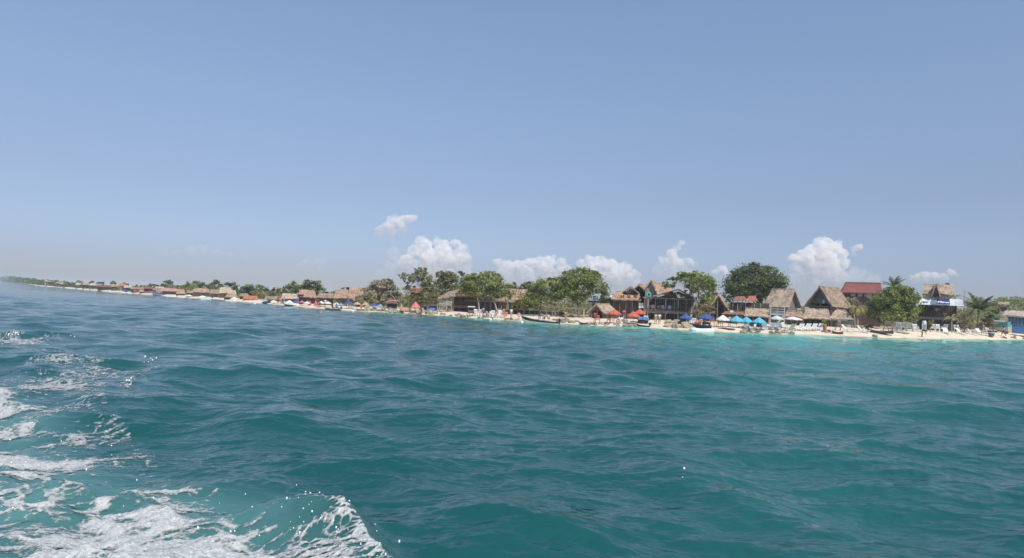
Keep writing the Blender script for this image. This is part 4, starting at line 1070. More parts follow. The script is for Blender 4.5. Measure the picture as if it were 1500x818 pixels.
wall(T, x0+.2, x1-.2, 2.6, -.2, ze+.2, W_BROWN, .1, 'back_wall')
for i in range(4): post(T, x0+.3+(x1-x0-.6)*i/3, -.2, -.3, ze, .13)
mb = MB(); x, z = F.xz(1072, 452); mb.box(x-.25, x+.25, 1.0, 1.3, ze+.25, ze+.6); mb.build('water_box', P_WHITE, T)
F = Frame(1050, 19); z_ = lambda py: F.z(1050, py)
_, T = gable_hut('thatched_hut', 'dusty brown hut with a rounded thatch top right of the leaning tree', 1050, 20, 20, 2.6, 2.6, 0, z_(449), z_(431.5), THP, W_DARK, posts=True)

# ---- the large two storey thatched bar
F = Frame(975, 17); T = at_frame('thatched_bar', 'large open two storey bar with a tall thatched gable and long verandah', 'bar', F)
X = lambda px, py=450: F.x(px, py); Z = lambda py: F.z(975, py)
xa, xb = X(943), X(1021); zd = Z(456); za = Z(438); D = 6.0
deck(T, xa, xb, 0, D, zd, W_GREY, .3)
for px in (944, 949, 960, 975, 988, 993.5, 1005, 1018):
    pal = px in (949, 975, 993.5); post(T, X(px), .12, -.3, zd-.1, .22 if pal else .16, W_PALE if pal else W_BROWN); post(T, X(px), .2, zd, za+.2, .2 if pal else .14, W_PALE if pal else W_GREY)
railing(T, xa, X(993), .06, zd, .8, W_GREY, .33); railing(T, X(994), xb, .06, zd, .8, W_BROWN, .33)
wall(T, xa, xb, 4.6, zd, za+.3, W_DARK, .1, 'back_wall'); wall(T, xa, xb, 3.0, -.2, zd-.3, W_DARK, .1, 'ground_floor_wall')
mb = MB(); mb.box(X(948), X(953), 2.94, 2.99, .2, 1.9); mb.build('door', W_GREY, T)
mb = MB(); mb.box(X(960), X(973), 2.92, 2.99, .3, 1.9); mb.build('white_panel', plain('wall_pale_grey', (.36,.37,.38), .8, .2, 1.5), T)
for px, c in ((967, GLASSY), (983, P_BLUE2)):
    mb = MB(); mb.box(X(px)-.8, X(px)+.8, 4.52, 4.59, zd+.5, zd+1.6); mb.build('window', c, T)
# beam under the upper roof, tie boards
mb = MB(); mb.box(xa-.2, xb, .05, .35, za-.02, za+.16); mb.build('beam', W_GREY, T)
# roof A: gable on the left, slope running down to the right
zr = Z(411.5); xg = X(952.5)
mb = MB()
mb.slab((X(942.5), -.6, za+1.3), (X(942.5), 3.2, za+1.3), (xg, 3.6, zr-.1), (xg, -.6, zr), .22, 8, 7, .05, .15)
mb.slab((X(962), -.7, Z(433)), (X(988), .6, Z(431.5)), (X(979), 3.4, Z(419)), (xg, -.5, zr+.01), .26, 18, 9, .07, .15)
mb.build('roof', THP, T)
mb = MB(); mb.prism([(X(944), za+.2), (X(961.5), za+.2), (X(961), Z(430)), (xg, zr-.35), (X(944.5), Z(429))], .0, .08); mb.build('gable', W_GREY, T)
mb = MB(); mb.ball((X(950), -.07, Z(432.5)), .42, 12, 6, (1,.12,1)); em = mb.build('round_emblem', P_TURQ, T)
mb = MB(); mb.ball((X(950), -.13, Z(432.5)), .2, 10, 6, (1,.12,1)); mb.build('emblem_centre', P_BLACK, em)
mb = MB(); mb.box(X(962), X(964), -.1, .0, za+.35, za+.75); mb.build('floodlight', P_WHITE, T)
# roof B: low dark gable over the right half
zb_ = Z(424); xm = X(993); mb = MB()
mb.slab((X(956), -.7, za+.35), (X(956), D, za+.35), (xm, D, zb_+.2), (xm, -.7, zb_), .2, 12, 8, .04, .12)
mb.slab((X(1020), D, za+.2), (X(1020), -.7, za+.2), (xm, -.7, zb_+.004), (xm, D, zb_+.204), .2, 10, 8, .04, .12)
mb.build('lower_roof', THB, T)
mb = MB(); mb.prism([(X(962), za+.2), (X(1018), za+.2), (xm, zb_-.25)], .32, .4); mb.build('gable_board', W_DARK, T)
mb = MB(); dsh = [(X(993.5)+.30*math.cos(a*.5236), Z(433)+.30*math.sin(a*.5236)) for a in range(12)]; mb.prism(dsh, -.02, .06); mb.build('round_sign', P_WHITE, T)
# the hut furniture on the verandah
for px in (952, 957, 966, 971, 981):
    mb = MB(); c = X(px); mb.box(c-.25, c+.25, .7, 1.2, zd+.42, zd+.48); mb.box(c-.25, c+.25, 1.16, 1.22, zd+.482, zd+.95)
    for sx in (-.21, .21):
        for sy in (.74, 1.12): mb.box(c+sx-.025, c+sx+.025, sy-.025, sy+.025, zd+.02, zd+.42)
    mb.build('balcony_chair', (C_RED, P_WHITE)[px % 2], T)
mb = MB(); mb.box(X(935.5), X(942), .9, 1.0, Z(453), Z(445.5)); mb.build('white_sheet', P_WHITE, T)

# ---- long thatched bar with painted marks
F = Frame(917, 17.5); T = at_frame('painted_roof_bar', 'thatched bar with brown and yellow marks painted on its roof', 'bar', F)
X = lambda px, py=445: F.x(px, py); Z = lambda py: F.z(917, py)
ze, zr = Z(440), Z(428); x0, x1 = X(896), X(938)
rf = roof_long(T, x0+.2, x1-.2, 4.5, ze, zr, THP, .9, .5, .24, .3)
wall(T, x0+.2, x1-.2, 1.3, -.2, ze+.2, plain('wall_slats', (.12,.085,.08), .85, .35, 3), .1, 'wall'); sidewall(T, x1-.2, 1.4, 4.3, -.2, ze, W_DARK)
for i in range(5): post(T, x0+.3+(x1-x0-.6)*i/4, .1, -.3, ze, .15)
sl = math.degrees(math.atan2(zr-ze, 4.5/2+.3)); yv = lambda v: -.3+(2.25+.3)*v; zv = lambda v: ze+(zr-ze)*v+.2
mk = MB(); mk.ball((X(910), yv(.42), zv(.42)), .46, 12, 6, (1.1,.5,.75)); mk.build('yellow_mark', P_YEL, rf)
for ch, px in (('0', 911.5), ('2', 921), ('4', 930.5)): text_mesh(rf, ch, X(px), yv(.15), zv(.15)+.05, 1.25, P_BROWNMARK, 'mark', sl+12, .03, 0, .02)
# small front gable on its roof
zg = Z(419.5); xm = X(923); mb = MB()
for s in (-1, 1): mb.slab((xm+s*1.35, .5, Z(428.5)), (xm+s*1.35, 4.2, Z(428.5)), (xm+s*.02, 4.2, zg), (xm+s*.02, .5, zg), .18, 6, 5, .04, .1)
mb.build('dormer_roof', THP, T); gable_wall(T, xm, 2.0, .9, Z(429), zg-.25, W_DARK, 'dormer_gable')
F = Frame(935, 22); z_ = lambda py: F.z(935, py)
gable_hut('thatched_hut', 'smaller thatch gable rising between the two large bars', 935, 23, -25, 3.0, 4.0, 0, z_(428), z_(417.5), THP, W_DARK)
# shelters and roofs left of it
F = Frame(878, 14.5); z_ = lambda py: F.z(878, py)
_, T = gable_hut('thatch_shelter', 'open straw shelter with a low gable between the swing frame and the red umbrella', 874, 14.5, -38, 2.6, 3.0, 0, z_(456), z_(446), TH, W_BROWN, 'shelter', posts=True)
F = Frame(869.5, 24); T = at_frame('blue_roof_shack', 'tiny shack with a pointed blue grey tin roof below the round tree', 'shack', F)
X = lambda px: F.x(px, 445); ze, zr = F.z(869, 441), F.z(869, 434.5); x0, x1 = X(863), X(876.5)
mb = MB()
for a in range(4):
    cs = [(x0-.2, -.2), (x1+.2, -.2), (x1+.2, 2.4), (x0-.2, 2.4)]; p, q = cs[a], cs[(a+1) % 4]
    mb.slab((p[0], p[1], ze), (q[0], q[1], ze), ((x0+x1)/2+.01*(q[0]-p[0]), 1.1+.01*(q[1]-p[1]), zr), ((x0+x1)/2, 1.1, zr), .06, 5, 4, .01)
mb.build('roof', plain('tin_bluegrey', (.17,.22,.28), .5, .2, 1), T)
wall(T, x0, x1, 0, -.2, ze, W_GREY, .08); sidewall(T, x0, .1, 2.2, -.2, ze, W_GREY); sidewall(T, x1, .1, 2.2, -.2, ze, W_GREY)
mb = MB(); mb.box((x0+x1)/2-.3, (x0+x1)/2+.3, -.05, .0, ze-1.2, ze-.4); mb.build('window', GLASSY, T)
F = Frame(886, 20); T = at_frame('lean_to_shed', 'dark shed with a single sloping grey roof carrying a white dish', 'shed', F)
X = lambda px: F.x(px, 445); x0, x1 = X(877), X(898); z0_, z1_ = F.z(886, 440.5), F.z(886, 434)
mb = MB(); mb.slab((x0-.3, -.4, z0_), (x0-.3, 3, z0_), (x1, 3, z1_), (x1, -.4, z1_), .1, 5, 8, .02, .03); mb.build('roof', plain('tin_grey', (.30,.31,.32), .5, .25, 1), T)
mb = MB(); mb.prism([(x0, -.2), (x1, -.2), (x1, z1_-.1), (x0, z0_-.08)], 0, .1); mb.build('wall', W_DARK, T)
mb = MB(); mb.tube([(X(897), .2, z1_-.05), (X(897), .2, z1_+.25)], .04, 6); mb.build('dish_mast', W_GREY, T)
F2 = Frame(897, 19.5); TD = at_frame('satellite_dish', 'white round satellite dish on the sloping grey roof', 'dish', F2)
x, z = F2.xz(897, 433.5); mb = MB(); vs = [(x, .10, z)]; fs = []
for j in (1, 2):
    for i in range(14): a = i*6.2832/14; r = .42*j/2; vs.append((x+r*math.cos(a), .10-.12*(j/2)**2, z+r*.8*math.sin(a)))
for i in range(14): fs += [(0, 1+i, 1+(i+1) % 14), (1+i, 15+i, 15+(i+1) % 14, 1+(i+1) % 14)]
o = len(vs); vs += [(p[0], p[1]+.03, p[2]) for p in vs]; fs += [tuple(reversed([k+o for k in f])) for f in fs]; fs += [(15+i, 15+i+o, 15+(i+1) % 14+o, 15+(i+1) % 14) for i in range(14)]
mb.add(vs, fs); mb.build('reflector', P_WHITE, TD); mb = MB(); mb.tube([(x, .12, z-.02), (x+.05, .35, z-.5)], .035, 6); mb.tube([(x, .1, z-.3), (x, -.3, z)], .015, 5); mb.build('bracket', W_GREY, TD)
# swing frame
F = Frame(842, 9); T = at_frame('swing_frame', 'weathered timber swing frame standing on the sand before the round tree', 'frame', F)
zt = F.z(842, 452.5); x0, x1 = F.x(828, 465), F.x(855, 465)
post(T, x0, 0, -.3, zt, .2, W_GREY); post(T, x1, 0, -.3, zt, .24, W_PALE)
mb = MB(); mb.beam((x0-.3, 0, zt+.07), (x1+.3, 0, zt+.07), .16, .18); mb.build('beam', W_GREY, T)
for u in (.3, .62):
    x = x0+(x1-x0)*u; mb = MB(); mb.tube([(x-.22, 0, zt), (x-.22, 0, .55)], .015, 4); mb.tube([(x+.22, 0, zt), (x+.22, 0, .55)], .015, 4); rp = mb.build('rope', W_PALE, T)
    mb = MB(); mb.box(x-.27, x+.27, -.1, .1, .5, .549); mb.build('swing_seat', W_BROWN, rp)

# ---- behind the moored boat
F = Frame(776, 19); T = at_frame('dark_fence', 'long dark cloth fence behind the people and white chairs', 'fence', F)
xs = [F.x(px, 460) for px in np.linspace(733, 826, 12)]
for i in range(len(xs)-1):
    zt = F.z(733+93*i/11, 453+(i*.42))
    mb = MB(); mb.slab((xs[i]+.04, .02*(i % 2), -.2), (xs[i+1]-.04, .02*((i+1) % 2), -.2), (xs[i+1]-.04, .05, zt), (xs[i]+.04, .05, zt), .04, 6, 4, .03); mb.build('cloth_panel', SHADE_CLOTH, T)
for i, x in enumerate(xs): post(T, x, -.02, -.3, F.z(733+93*i/11, 452+i*.4), .1, W_PALE)
mb = MB(); mb.tube([(x, -.06, F.z(733+93*i/11, 453+i*.42)) for i, x in enumerate(xs)], .035, 5); mb.build('rail', W_GREY, T)
F = Frame(762, 40); T = at_frame('thatched_hall', 'large straw roofed hall half hidden between two big trees', 'hall', F)
x0, x1 = F.x(748, 435), F.x(777, 435); ze, zr = F.z(762, 441), F.z(762, 424.5)
roof_long(T, x0, x1, 6, ze, zr, THP, .1, .3); wall(T, x0+.2, x1-.2, .4, -.2, ze, W_DARK); sidewall(T, x0+.2, .5, 5.6, -.2, ze, W_DARK); sidewall(T, x1-.2, .5, 5.6, -.2, ze, W_DARK)
F = Frame(720, 21); T = at_frame('long_pavilion', 'long open pavilion with hanging curtains under the flat topped trees', 'pavilion', F)
X = lambda px: F.x(px, 455); x0, x1 = X(683), X(750); ze, zr = F.z(717, 442), F.z(717, 434)
roof_long(T, x0, x1, 4.5, ze, zr, THB, .3, .3)
for px in range(686, 752, 8): post(T, X(px), .1, -.3, ze+.1, .13, W_PALE)
for i, px in enumerate(range(690, 750, 7)):
    mb = MB(); mb.slab((X(px-3), 2.0+.1*(i % 2), .1), (X(px+3), 2.05, .1), (X(px+3), 2.0, ze), (X(px-3), 2.0, ze), .03, 8, 3, .05); mb.build('curtain', plain('curtain_grey_%d' % (i % 3), ((.22,.22,.22), (.28,.21,.17), (.17,.15,.17))[i % 3], .9, .25, 1.5), T)
wall(T, x0+.2, x1-.2, 4.2, -.2, ze, W_BROWN, .1, 'back_wall')
# raised hut on stilts
F = Frame(658, 12); s = F.s; T = at_frame('stilt_hut', 'thatched lookout hut raised on thin pale stilts', 'hut', F)
X = lambda px: F.x(px, 448); Z = lambda py: F.z(658, py)
zd, zt = Z(447), Z(441.5); x0, x1 = X(643.5), X(661.5)
for px in (641, 644, 654, 661.5):
    post(T, X(px), .1, -.3, Z(438), .13, W_PALE); post(T, X(px), 2.4, -.3, Z(437), .13, W_GREY)
deck(T, x0, x1, 0, 2.5, zd, W_GREY); railing(T, x0, x1, .03, zd, .75, plain('wood_bleached', (.50,.49,.48), .8, .2), .16)
mb = MB(); mb.slab((X(639.5), -.6, Z(439.5)), (X(669), -.6, Z(433)), (X(672), 2.2, Z(424)), (X(656), 2.2, Z(428.5)), .3, 16, 7, .07, .25)
mb.slab((X(669), 3.6, Z(434)), (X(639.5), 3.6, Z(440)), (X(656), 2.2, Z(428.4)), (X(672), 2.2, Z(423.9)), .3, 12, 6, .07, .25); mb.build('roof', THG, T)
mb = MB(); mb.beam((x0-.2, -.15, 0.05), (x0+.9, -.05, zd-.1), .06); mb.beam((x0+.25, -.15, 0.05), (x0+1.35, -.05, zd-.1), .06)
for i in range(6): u = (i+.5)/6; mb.box(x0-.2+1.1*u, x0+.25+1.1*u, -.16, -.1, zd*u, zd*u+.04)
mb.build('ladder', W_PALE, T)
# verandah with a red floor edge right of the stilt hut
F = Frame(682, 16); T = at_frame('red_edged_verandah', 'dark verandah with a red floor edge right of the stilt hut', 'verandah', F)
X = lambda px: F.x(px, 450); x0, x1 = X(664), X(701); zd = F.z(682, 449)
deck(T, x0, x1, 0, 3.5, zd, W_RED, .22); railing(T, x0, x1, .05, zd, .8, W_BROWN, .3); wall(T, x0, x1, 3.4, -.2, zd+1.8, W_DARK, .1, 'back_wall'); wall(T, x0, x1, 1.6, -.2, zd-.3, P_NAVY, .1, 'ground_floor_wall')
for i in range(5): post(T, x0+.1+(x1-x0-.2)*i/4, .15, -.3, zd+1.9, .13)
mb = MB(); mb.slab((x0-.2, -.3, zd+1.85), (x1+.2, -.3, zd+1.85), (x1, 3.6, zd+2.3), (x0, 3.6, zd+2.3), .1, 12, 4, .03, .08); mb.build('roof', P_ORANGE, T)
F = Frame(609, 32); T = at_frame('red_tin_house', 'red tin roof showing through the bare limbs of a tree', 'house', F)
x0, x1 = F.x(601, 430), F.x(621, 430); ze, zr = F.z(610, 429), F.z(610, 422.5)
roof_long(T, x0, x1, 4, ze, zr, P_RED, .2, .6, .08, .3, rag=.0, ridge=False); wall(T, x0+.1, x1-.1, .2, -.2, ze, W_DARK); sidewall(T, x0+.1, .3, 3.8, -.2, ze, W_DARK); sidewall(T, x1-.1, .3, 3.8, -.2, ze, W_DARK)
F = Frame(574, 13); T = at_frame('thatched_hut', 'low hut with a dark red tin roof below the bare grey limbs', 'hut', F)
x0, x1 = F.x(566, 448), F.x(582, 448); ze, zr = F.z(574, 445), F.z(574, 438)
roof_long(T, x0, x1, 3, ze, zr, plain('tin_maroon', (.20,.085,.075), .7, .25, 1.2), .7, .7, .08, .2, rag=0, ridge=False)
for x in (x0+.1, x1-.1): post(T, x, .1, -.3, ze, .13); post(T, x, 2.9, -.3, ze, .13)
wall(T, x0+.1, x1-.1, 2.7, -.2, ze, W_DARK, .08, 'back_wall')
F = Frame(628, 13); T = at_frame('blue_tarp_stall', 'dark stall hung with blue tarpaulin behind the stilt hut ladder', 'stall', F)
x0, x1 = F.x(621, 452), F.x(640, 452); zt = F.z(630, 447)
mb = MB(); mb.slab((x0, 1.5, -.1), (x1, 1.5, -.1), (x1, 1.4, zt), (x0, 1.4, zt), .05, 10, 6, .06); mb.build('back_sheet', P_NAVY, T)
mb = MB(); mb.slab((x0, -.4, zt-.3), (x1, -.4, zt-.2), (x1, 1.5, zt+.15), (x0, 1.5, zt+.1), .05, 10, 5, .05, .1); mb.build('awning', W_DARK, T)
mb = MB(); mb.slab((F.x(627, 458), -.6, .05), (F.x(638, 458), -.6, .05), (F.x(637, 458), .3, .85), (F.x(628, 458), .3, .85), .05, 8, 4, .08); mb.build('blue_tarp', P_BLUE, T)
for x in (x0, x1): post(T, x, -.3, -.2, zt-.2, .1)

# ---- huts on the left, smaller with distance
def far_hut(label, px0, px1, pyb, pye, pyr, d, mat=THP, wm=None, hl=.3, hr=.3, name='beach_hut', D=None, cat='hut', group='huts along the far shore', shape='long', parts=True):
    pc = (px0+px1)/2; F = Frame(pc, d); T = at_frame(name, label, cat, F, group)
    x0, x1 = F.x(px0, pye), F.x(px1, pye); ze, zr = F.z(pc, pye), F.z(pc, pyr); W = x1-x0; D = D or min(6, max(2.5, W*.6)); wm = wm or W_DARK
    if shape == 'long': roof_long(T, x0, x1, D, ze, zr, mat, hl*W, hr*W, .25, .15, rag=.15 if 'thatch' in mat.name else 0, ridge=False)
    else: roof_gable(T, W*.8, D, ze, zr, mat, .25, .3, ridge=False); gable_wall(T, 0, W*.7, .4, ze, zr-.3, wm)
    k = (x0+.1, x1-.1) if shape == 'long' else (-W*.38, W*.38)
    wall(T, k[0], k[1], D*.35, -.4, ze, wm, .1, 'wall')
    sidewall(T, k[0], D*.35+.12, D-.2, -.4, ze, wm); sidewall(T, k[1], D*.35+.12, D-.2, -.4, ze, wm)
    for x in (k[0], (k[0]+k[1])/2, k[1]): post(T, x, .1, -.5, ze, .14, W_BROWN)
    mb = MB(); c = k[0]+(k[1]-k[0])*.6; mb.box(c-.4, c+.4, D*.35-.05, D*.35-.015, .1, min(1.9, ze*.8)); mb.build('door', W_BROWN, T)
    return F, T
THL = thatch('thatch_light', (.34,.28,.20), (.54,.46,.35), (.66,.58,.46))
far_hut('tall hut with a pale thatch slope half hidden by the feathery tree', 511, 536, 453, 439, 421.5, 15, THP, W_GREY, .05, .1)
far_hut('hut with a dusky thatch roof and dark left gable', 491, 509, 451, 438, 424.8, 14, THP, W_GREY, .1, .0)
far_hut('low brown hut between the straw roof and the dark gabled hut', 465, 489, 449, 437, 430.5, 14, THB, W_DARK, .15, .05)
F, T = far_hut('largest straw roofed hut behind the red parasols', 437, 463, 447, 436, 425.5, 13, THP, W_DARK, .12, .18)
mb = MB(); x = F.x(440, 431); mb.slab((x-.8, -.6, F.z(440, 431.5)), (x+.8, -.6, F.z(440, 431.2)), (x+.8, .6, F.z(440, 430)), (x-.8, .6, F.z(440, 430)), .1, 4, 3, .02); mb.build('porch_roof', P_PINK, T)
far_hut('cluttered straw hut with pink gable left of the largest straw hut', 413, 437, 446, 438, 431, 12, THL, W_BROWN, .1, .2)
far_hut('low brown roofed hut under the olive tree', 388, 411, 444, 439.5, 435, 12, THB, W_DARK, .1, .1)
far_hut('long orange red roofed hut at the water edge', 357, 377, 441.5, 439, 434, 9, P_ORANGE, W_RED, .08, .1)
far_hut('dark peaked hut left of the long orange roof', 351, 364, 440, 434.5, 430.5, 13, THB, W_DARK, .2, .2)
far_hut('small straw hut beside the pale roof with one dark window', 337, 345, 439, 431, 426, 13, THL, W_GREY, .2, .2)
F, T = far_hut('pale straw roof pierced by one dark window', 321.5, 338, 438, 430, 421.5, 12, THL, W_GREY, .05, .02)
mb = MB(); x = F.x(331.5, 427); mb.box(x-.45, x+.45, .55, 1.1, F.z(331, 428.6), F.z(331, 425.4)); mb.build('roof_window', GLASSY, T)
far_hut('pink straw kiosk in front of the windowed pale roof', 331, 347, 439, 436, 431, 7, THP, W_BROWN, .2, .2)
far_hut('grey hut left of the windowed pale roof', 308, 321, 436.5, 430.5, 425, 13, THG, W_GREY, .1, .1)
far_hut('long pink thatch roof with a white porch gable', 283, 307, 435.5, 428.8, 423.2, 13, THP, W_GREY, .1, .15)
far_hut('small grey hut between the two pink pitched roofs', 274, 284, 434, 429.5, 426, 12, THG, W_BROWN, .15, .15)
far_hut('steep pink roofed hut near the middle of the far shore', 259, 271, 433, 431, 424, 11, THP, P_PINK, .12, .25)
far_hut('long flat pink roofed bar behind the white boats', 236, 259, 432, 427, 423, 12, P_PINK, W_RED, .05, .05)
far_hut('grey roofed store directly behind the yellow cabin', 224, 235, 430, 425.4, 422.8, 12, THG, W_GREY, .05, .05)
far_hut('pale block house above the yellow cabin', 228, 240, 429, 422.5, 420.5, 22, THL, P_CREAM, .02, .02)
far_hut('bright red sloping roof left of the yellow cabined boat', 211, 224.5, 429, 423.3, 421, 14, P_RED, W_DARK, .02, .05)
far_hut('pink low kiosk at the water edge left of the yellow cabined boat', 204, 218, 430, 428, 425.5, 8, P_PINK, C_RED, .1, .1)
far_hut('brown long roof left of the bright red sloping roof', 192, 211, 428.5, 424, 421.3, 13, THB, W_DARK, .05, .1)
far_hut('pale straw roof over a blue dark bar front', 182, 193, 427.5, 422, 419, 12, THL, P_NAVY, .1, .1)
far_hut('orange gabled house right of the pale red huts', 175, 184, 426.5, 419.5, 415.8, 14, P_ORANGE, P_CREAM, .1, .2)
far_hut('pale pink hut beside the orange gabled house', 163, 172, 425.5, 420.5, 417, 13, THP, W_RED, .2, .1)
far_hut('long maroon stall row below the tiny round trees', 143, 162, 424.5, 421, 418.5, 10, plain('tin_maroon', (.2,.085,.075)), W_RED, .05, .05)
far_hut('pale arched roof hut below the flat tiny tree', 131, 141, 422.5, 418.5, 415, 13, THL, W_GREY, .3, .3)
far_hut('brown hut with a straw roof left of the arched roof', 121, 131, 421.8, 417.8, 415.3, 12, THP, W_BROWN, .1, .1)
far_hut('small pale pointed hut far along the shore', 111, 119, 420.5, 418, 415, 10, THL, W_GREY, .3, .3)
far_hut('pink fronted hut group roof far along the shore', 88, 99, 419, 417, 414, 10, THP, P_PINK, .1, .2)
far_hut('tiny hut with a pale wall at the foot of the ridge', 82, 88, 418, 415.5, 413.6, 10, THP, P_CREAM, .1, .1)
far_hut('white walled house at the foot of the far ridge', 65, 71, 415.8, 412.8, 411.2, 14, THL, P_WHITE, .1, .1)
far_hut('pink walled house beside the white walled house', 71.5, 78, 416.3, 413.6, 412, 14, P_PINK, W_DARK, .1, .1)
# ------------------------------------------------------------------ things on the beach
def spot(px, py, z=None):
    F = frame_at(px, py)
    return F
# --- parasols
def parasol(label, px, pyt, pye, wpx, mat, pyb=None, group='open parasols on the sand', flat=False, segs=8, d=None, name='parasol', skirt=True):
    F = Frame(px, d) if d is not None else frame_at(px, pyb)
    T = at_frame(name, label, 'parasol', F, group)
    x, zt = F.xz(px, pyt); _, ze = F.xz(px, pye); r = wpx/2/F.s
    mb = MB(); mb.tube([(x, 0, -.2), (x, 0, zt+.06)], .028, 6); mb.ball((x, 0, zt+.08), .05, 6, 4); mb.build('pole', W_PALE, T)
    mb = MB(); vs = [(x, 0, zt)]; fs = []; rings = 5; n2 = segs*2
    for j in range(1, rings+1):
        u = j/rings
        for i in range(n2):
            a = 6.2832*i/n2; sag = 1.0 if i % 2 == 0 else .955-.02*u
            vs.append((x+r*u*math.cos(a)*sag, r*u*math.sin(a)*sag, zt-(zt-ze)*(u**1.12)-(.0 if i % 2 == 0 else .05*u*(zt-ze))))
    for i in range(n2):
        fs.append((0, 1+i, 1+(i+1) % n2))
        for j in range(rings-1):
            a = 1+j*n2+i; b = 1+j*n2+(i+1) % n2; fs.append((a, a+n2, b+n2, b))
    mb.add(vs, fs); cn = mb.build('canopy', mat, T)
    if skirt:
        sk = MB(); vs, fs = [], []
        for i in range(n2):
            a = 6.2832*i/n2; sag = 1.0 if i % 2 == 0 else .935
            p = (x+r*math.cos(a)*sag, r*math.sin(a)*sag); zz = ze-(0 if i % 2 == 0 else .05*(zt-ze))
            vs += [(p[0], p[1], zz-.004), (p[0]*1.0, p[1], zz-.13-.03*(i % 2))]
        for i in range(n2): fs.append((2*i, 2*((i+1) % n2), 2*((i+1) % n2)+1, 2*i+1))
        sk.add(vs, fs); sk.build('valance', mat, cn)
    rb = MB()
    for i in range(segs):
        a = 6.2832*i/segs; rb.tube([(x, 0, zt-.12), (x+r*.96*math.cos(a), r*.96*math.sin(a), ze-.03)], .012, 4)
    rb.build('ribs', W_GREY, T)
    return T
PG = 'open parasols on the sand'
parasol('light blue parasol with the white parasol on its left', 1079, 462.8, 470, 22, C_LBLUE, 480)
parasol('light blue parasol in the middle of the three', 1093.5, 464, 471, 18, C_LBLUE, 480)
parasol('light blue parasol at the right of the three, over grey loungers', 1112, 465, 472, 20, C_LBLUE, 483)
parasol('white domed parasol between the dark blue and the light blue parasols', 1059, 461.5, 468.3, 19, C_WHITE, 480)
parasol('dark blue parasol in front of the large thatched bar', 1005, 460, 466, 21, C_BLUE, 477)
parasol('dark blue parasol below the leaning pale limbed tree', 1034.5, 459.6, 466, 23, C_BLUE, 478)
parasol('orange red parasol standing alone beside the motorcycle', 900.5, 453.3, 459.8, 20, C_RED, 474)
parasol('orange red parasol in front of the pair by the blue boat cover', 928, 456.3, 463.2, 20, C_RED, 475)
parasol('orange red parasol behind the other of its pair', 937.5, 453, 459, 18, C_RED, 473)
parasol('grey white parasol in front of the white stair tower', 1138, 462.3, 467, 20, plain('cloth_greywhite', (.55,.56,.54), .85, .1), 481)
parasol('wide flat white parasol left of the four white loungers', 1162, 464.2, 467.4, 25, C_WHITE, 482)
parasol('small red parasol with a steep point beside the bright scrub tree', 609, 442.3, 450, 14, plain('cloth_faded_red', (.55,.20,.14), .85, .15), 459)
parasol('small orange parasol half hidden near the bare grey limbs', 590, 450.5, 454, 9, plain('cloth_orange', (.58,.22,.10), .85, .15), 459)
LG = 'parasols and tents along the far beach'
for lab, px, pt, pe, wd_, m_, pb in [
    ('white parasol right of the two red folded parasols', 471, 441.2, 444.6, 11, C_WHITE, 449.5),
    ('white parasol under the low brown hut', 480.5, 441.6, 445, 11, C_WHITE, 450),
    ('grey white parasol next to the big blue one', 493, 443.2, 446.4, 11, plain('cloth_greywhite', (.55,.56,.54)), 451),
    ('dusty blue parasol left of the big blue one', 499.5, 444.2, 447.4, 9, plain('cloth_dusty_blue', (.22,.30,.46), .85, .15), 451.5),
    ('big bright blue parasol between white and straw parasols', 511, 441.5, 446, 17, C_BLUE, 452),
    ('straw parasol touching the big blue one', 523.5, 442.2, 446.3, 13, C_STRAW, 453),
    ('straw parasol second from the big blue one', 535.5, 443, 447, 12, C_STRAW, 453.5),
    ('blue parasol just right of the straw parasols', 547.5, 443.8, 448.4, 13, C_BLUE, 454.5),
    ('small blue parasol right of the other far blue ones', 557, 445.5, 449.2, 10, plain('cloth_dusty_blue', (.22,.30,.46)), 455.2),
    ('white parasol above the beached white and black boat', 424, 440, 443.6, 13, C_WHITE, 446.5),
    ('blue parasol above the stern of the white and black boat', 434.5, 438.8, 442.8, 11, C_BLUE, 447),
    ('pink red parasol beside the far blue one', 442.5, 440.4, 443.4, 9, plain('cloth_pink_red', (.55,.13,.16), .85, .15), 448),
    ('white parasol with a red one on each side', 450, 441.6, 444.8, 11, C_WHITE, 448.6),
    ('white flat tent left of the people by the white and black boat', 401, 440, 442, 10, C_WHITE, 445),
    ('dark blue and white tent behind the far jet ski', 388.5, 438.6, 441.2, 12, plain('cloth_dusty_blue', (.22,.30,.46)), 443.6),
    ('white tent in front of the grey hut and the windowed roof', 343, 435.4, 437.8, 11, C_WHITE, 440.3),
    ('pale tent before the long pink thatch roof', 297, 433.2, 435.3, 13, C_WHITE, 437.2),
    ('white tent before the steep pink roof', 277, 431.8, 433.8, 11, C_WHITE, 435.4),
    ('pink tent beside the red kiosk', 221, 427, 428.6, 7, plain('cloth_pink_red', (.55,.13,.16)), 431.2),
    ('red parasol in the row left of the yellow cabined boat', 198, 425.4, 427, 9, C_RED, 429.2),
    ('blue parasol below the straw roof with the blue bar front', 184, 424, 426, 8, C_BLUE, 428.4)]:
    parasol(lab, px, pt, pe, wd_, m_, pb, LG, skirt=False)
def folded(label, px, pt, pb, mat):
    F = frame_at(px, pb); T = at_frame('folded_parasol', label, 'parasol', F, 'tall folded red parasols'); x, z = F.xz(px, pt)
    mb = MB(); mb.tube([(x, 0, -.1), (x, 0, z)], .05, 6); mb.build('pole', W_PALE, T)
    mb = MB(); mb.tube([(x, 0, z*.12), (x, 0, z*.35), (x, 0, z*.8), (x, 0, z)], [.38, .34, .2, .05], 8); mb.build('canopy', mat, T)
PR = plain('cloth_pink_red', (.55,.13,.16))
folded('folded red parasol nearer the largest straw hut centre', 454, 441, 448.3, PR)
folded('folded red parasol at the right corner of the largest straw hut', 462.5, 441, 449, PR)

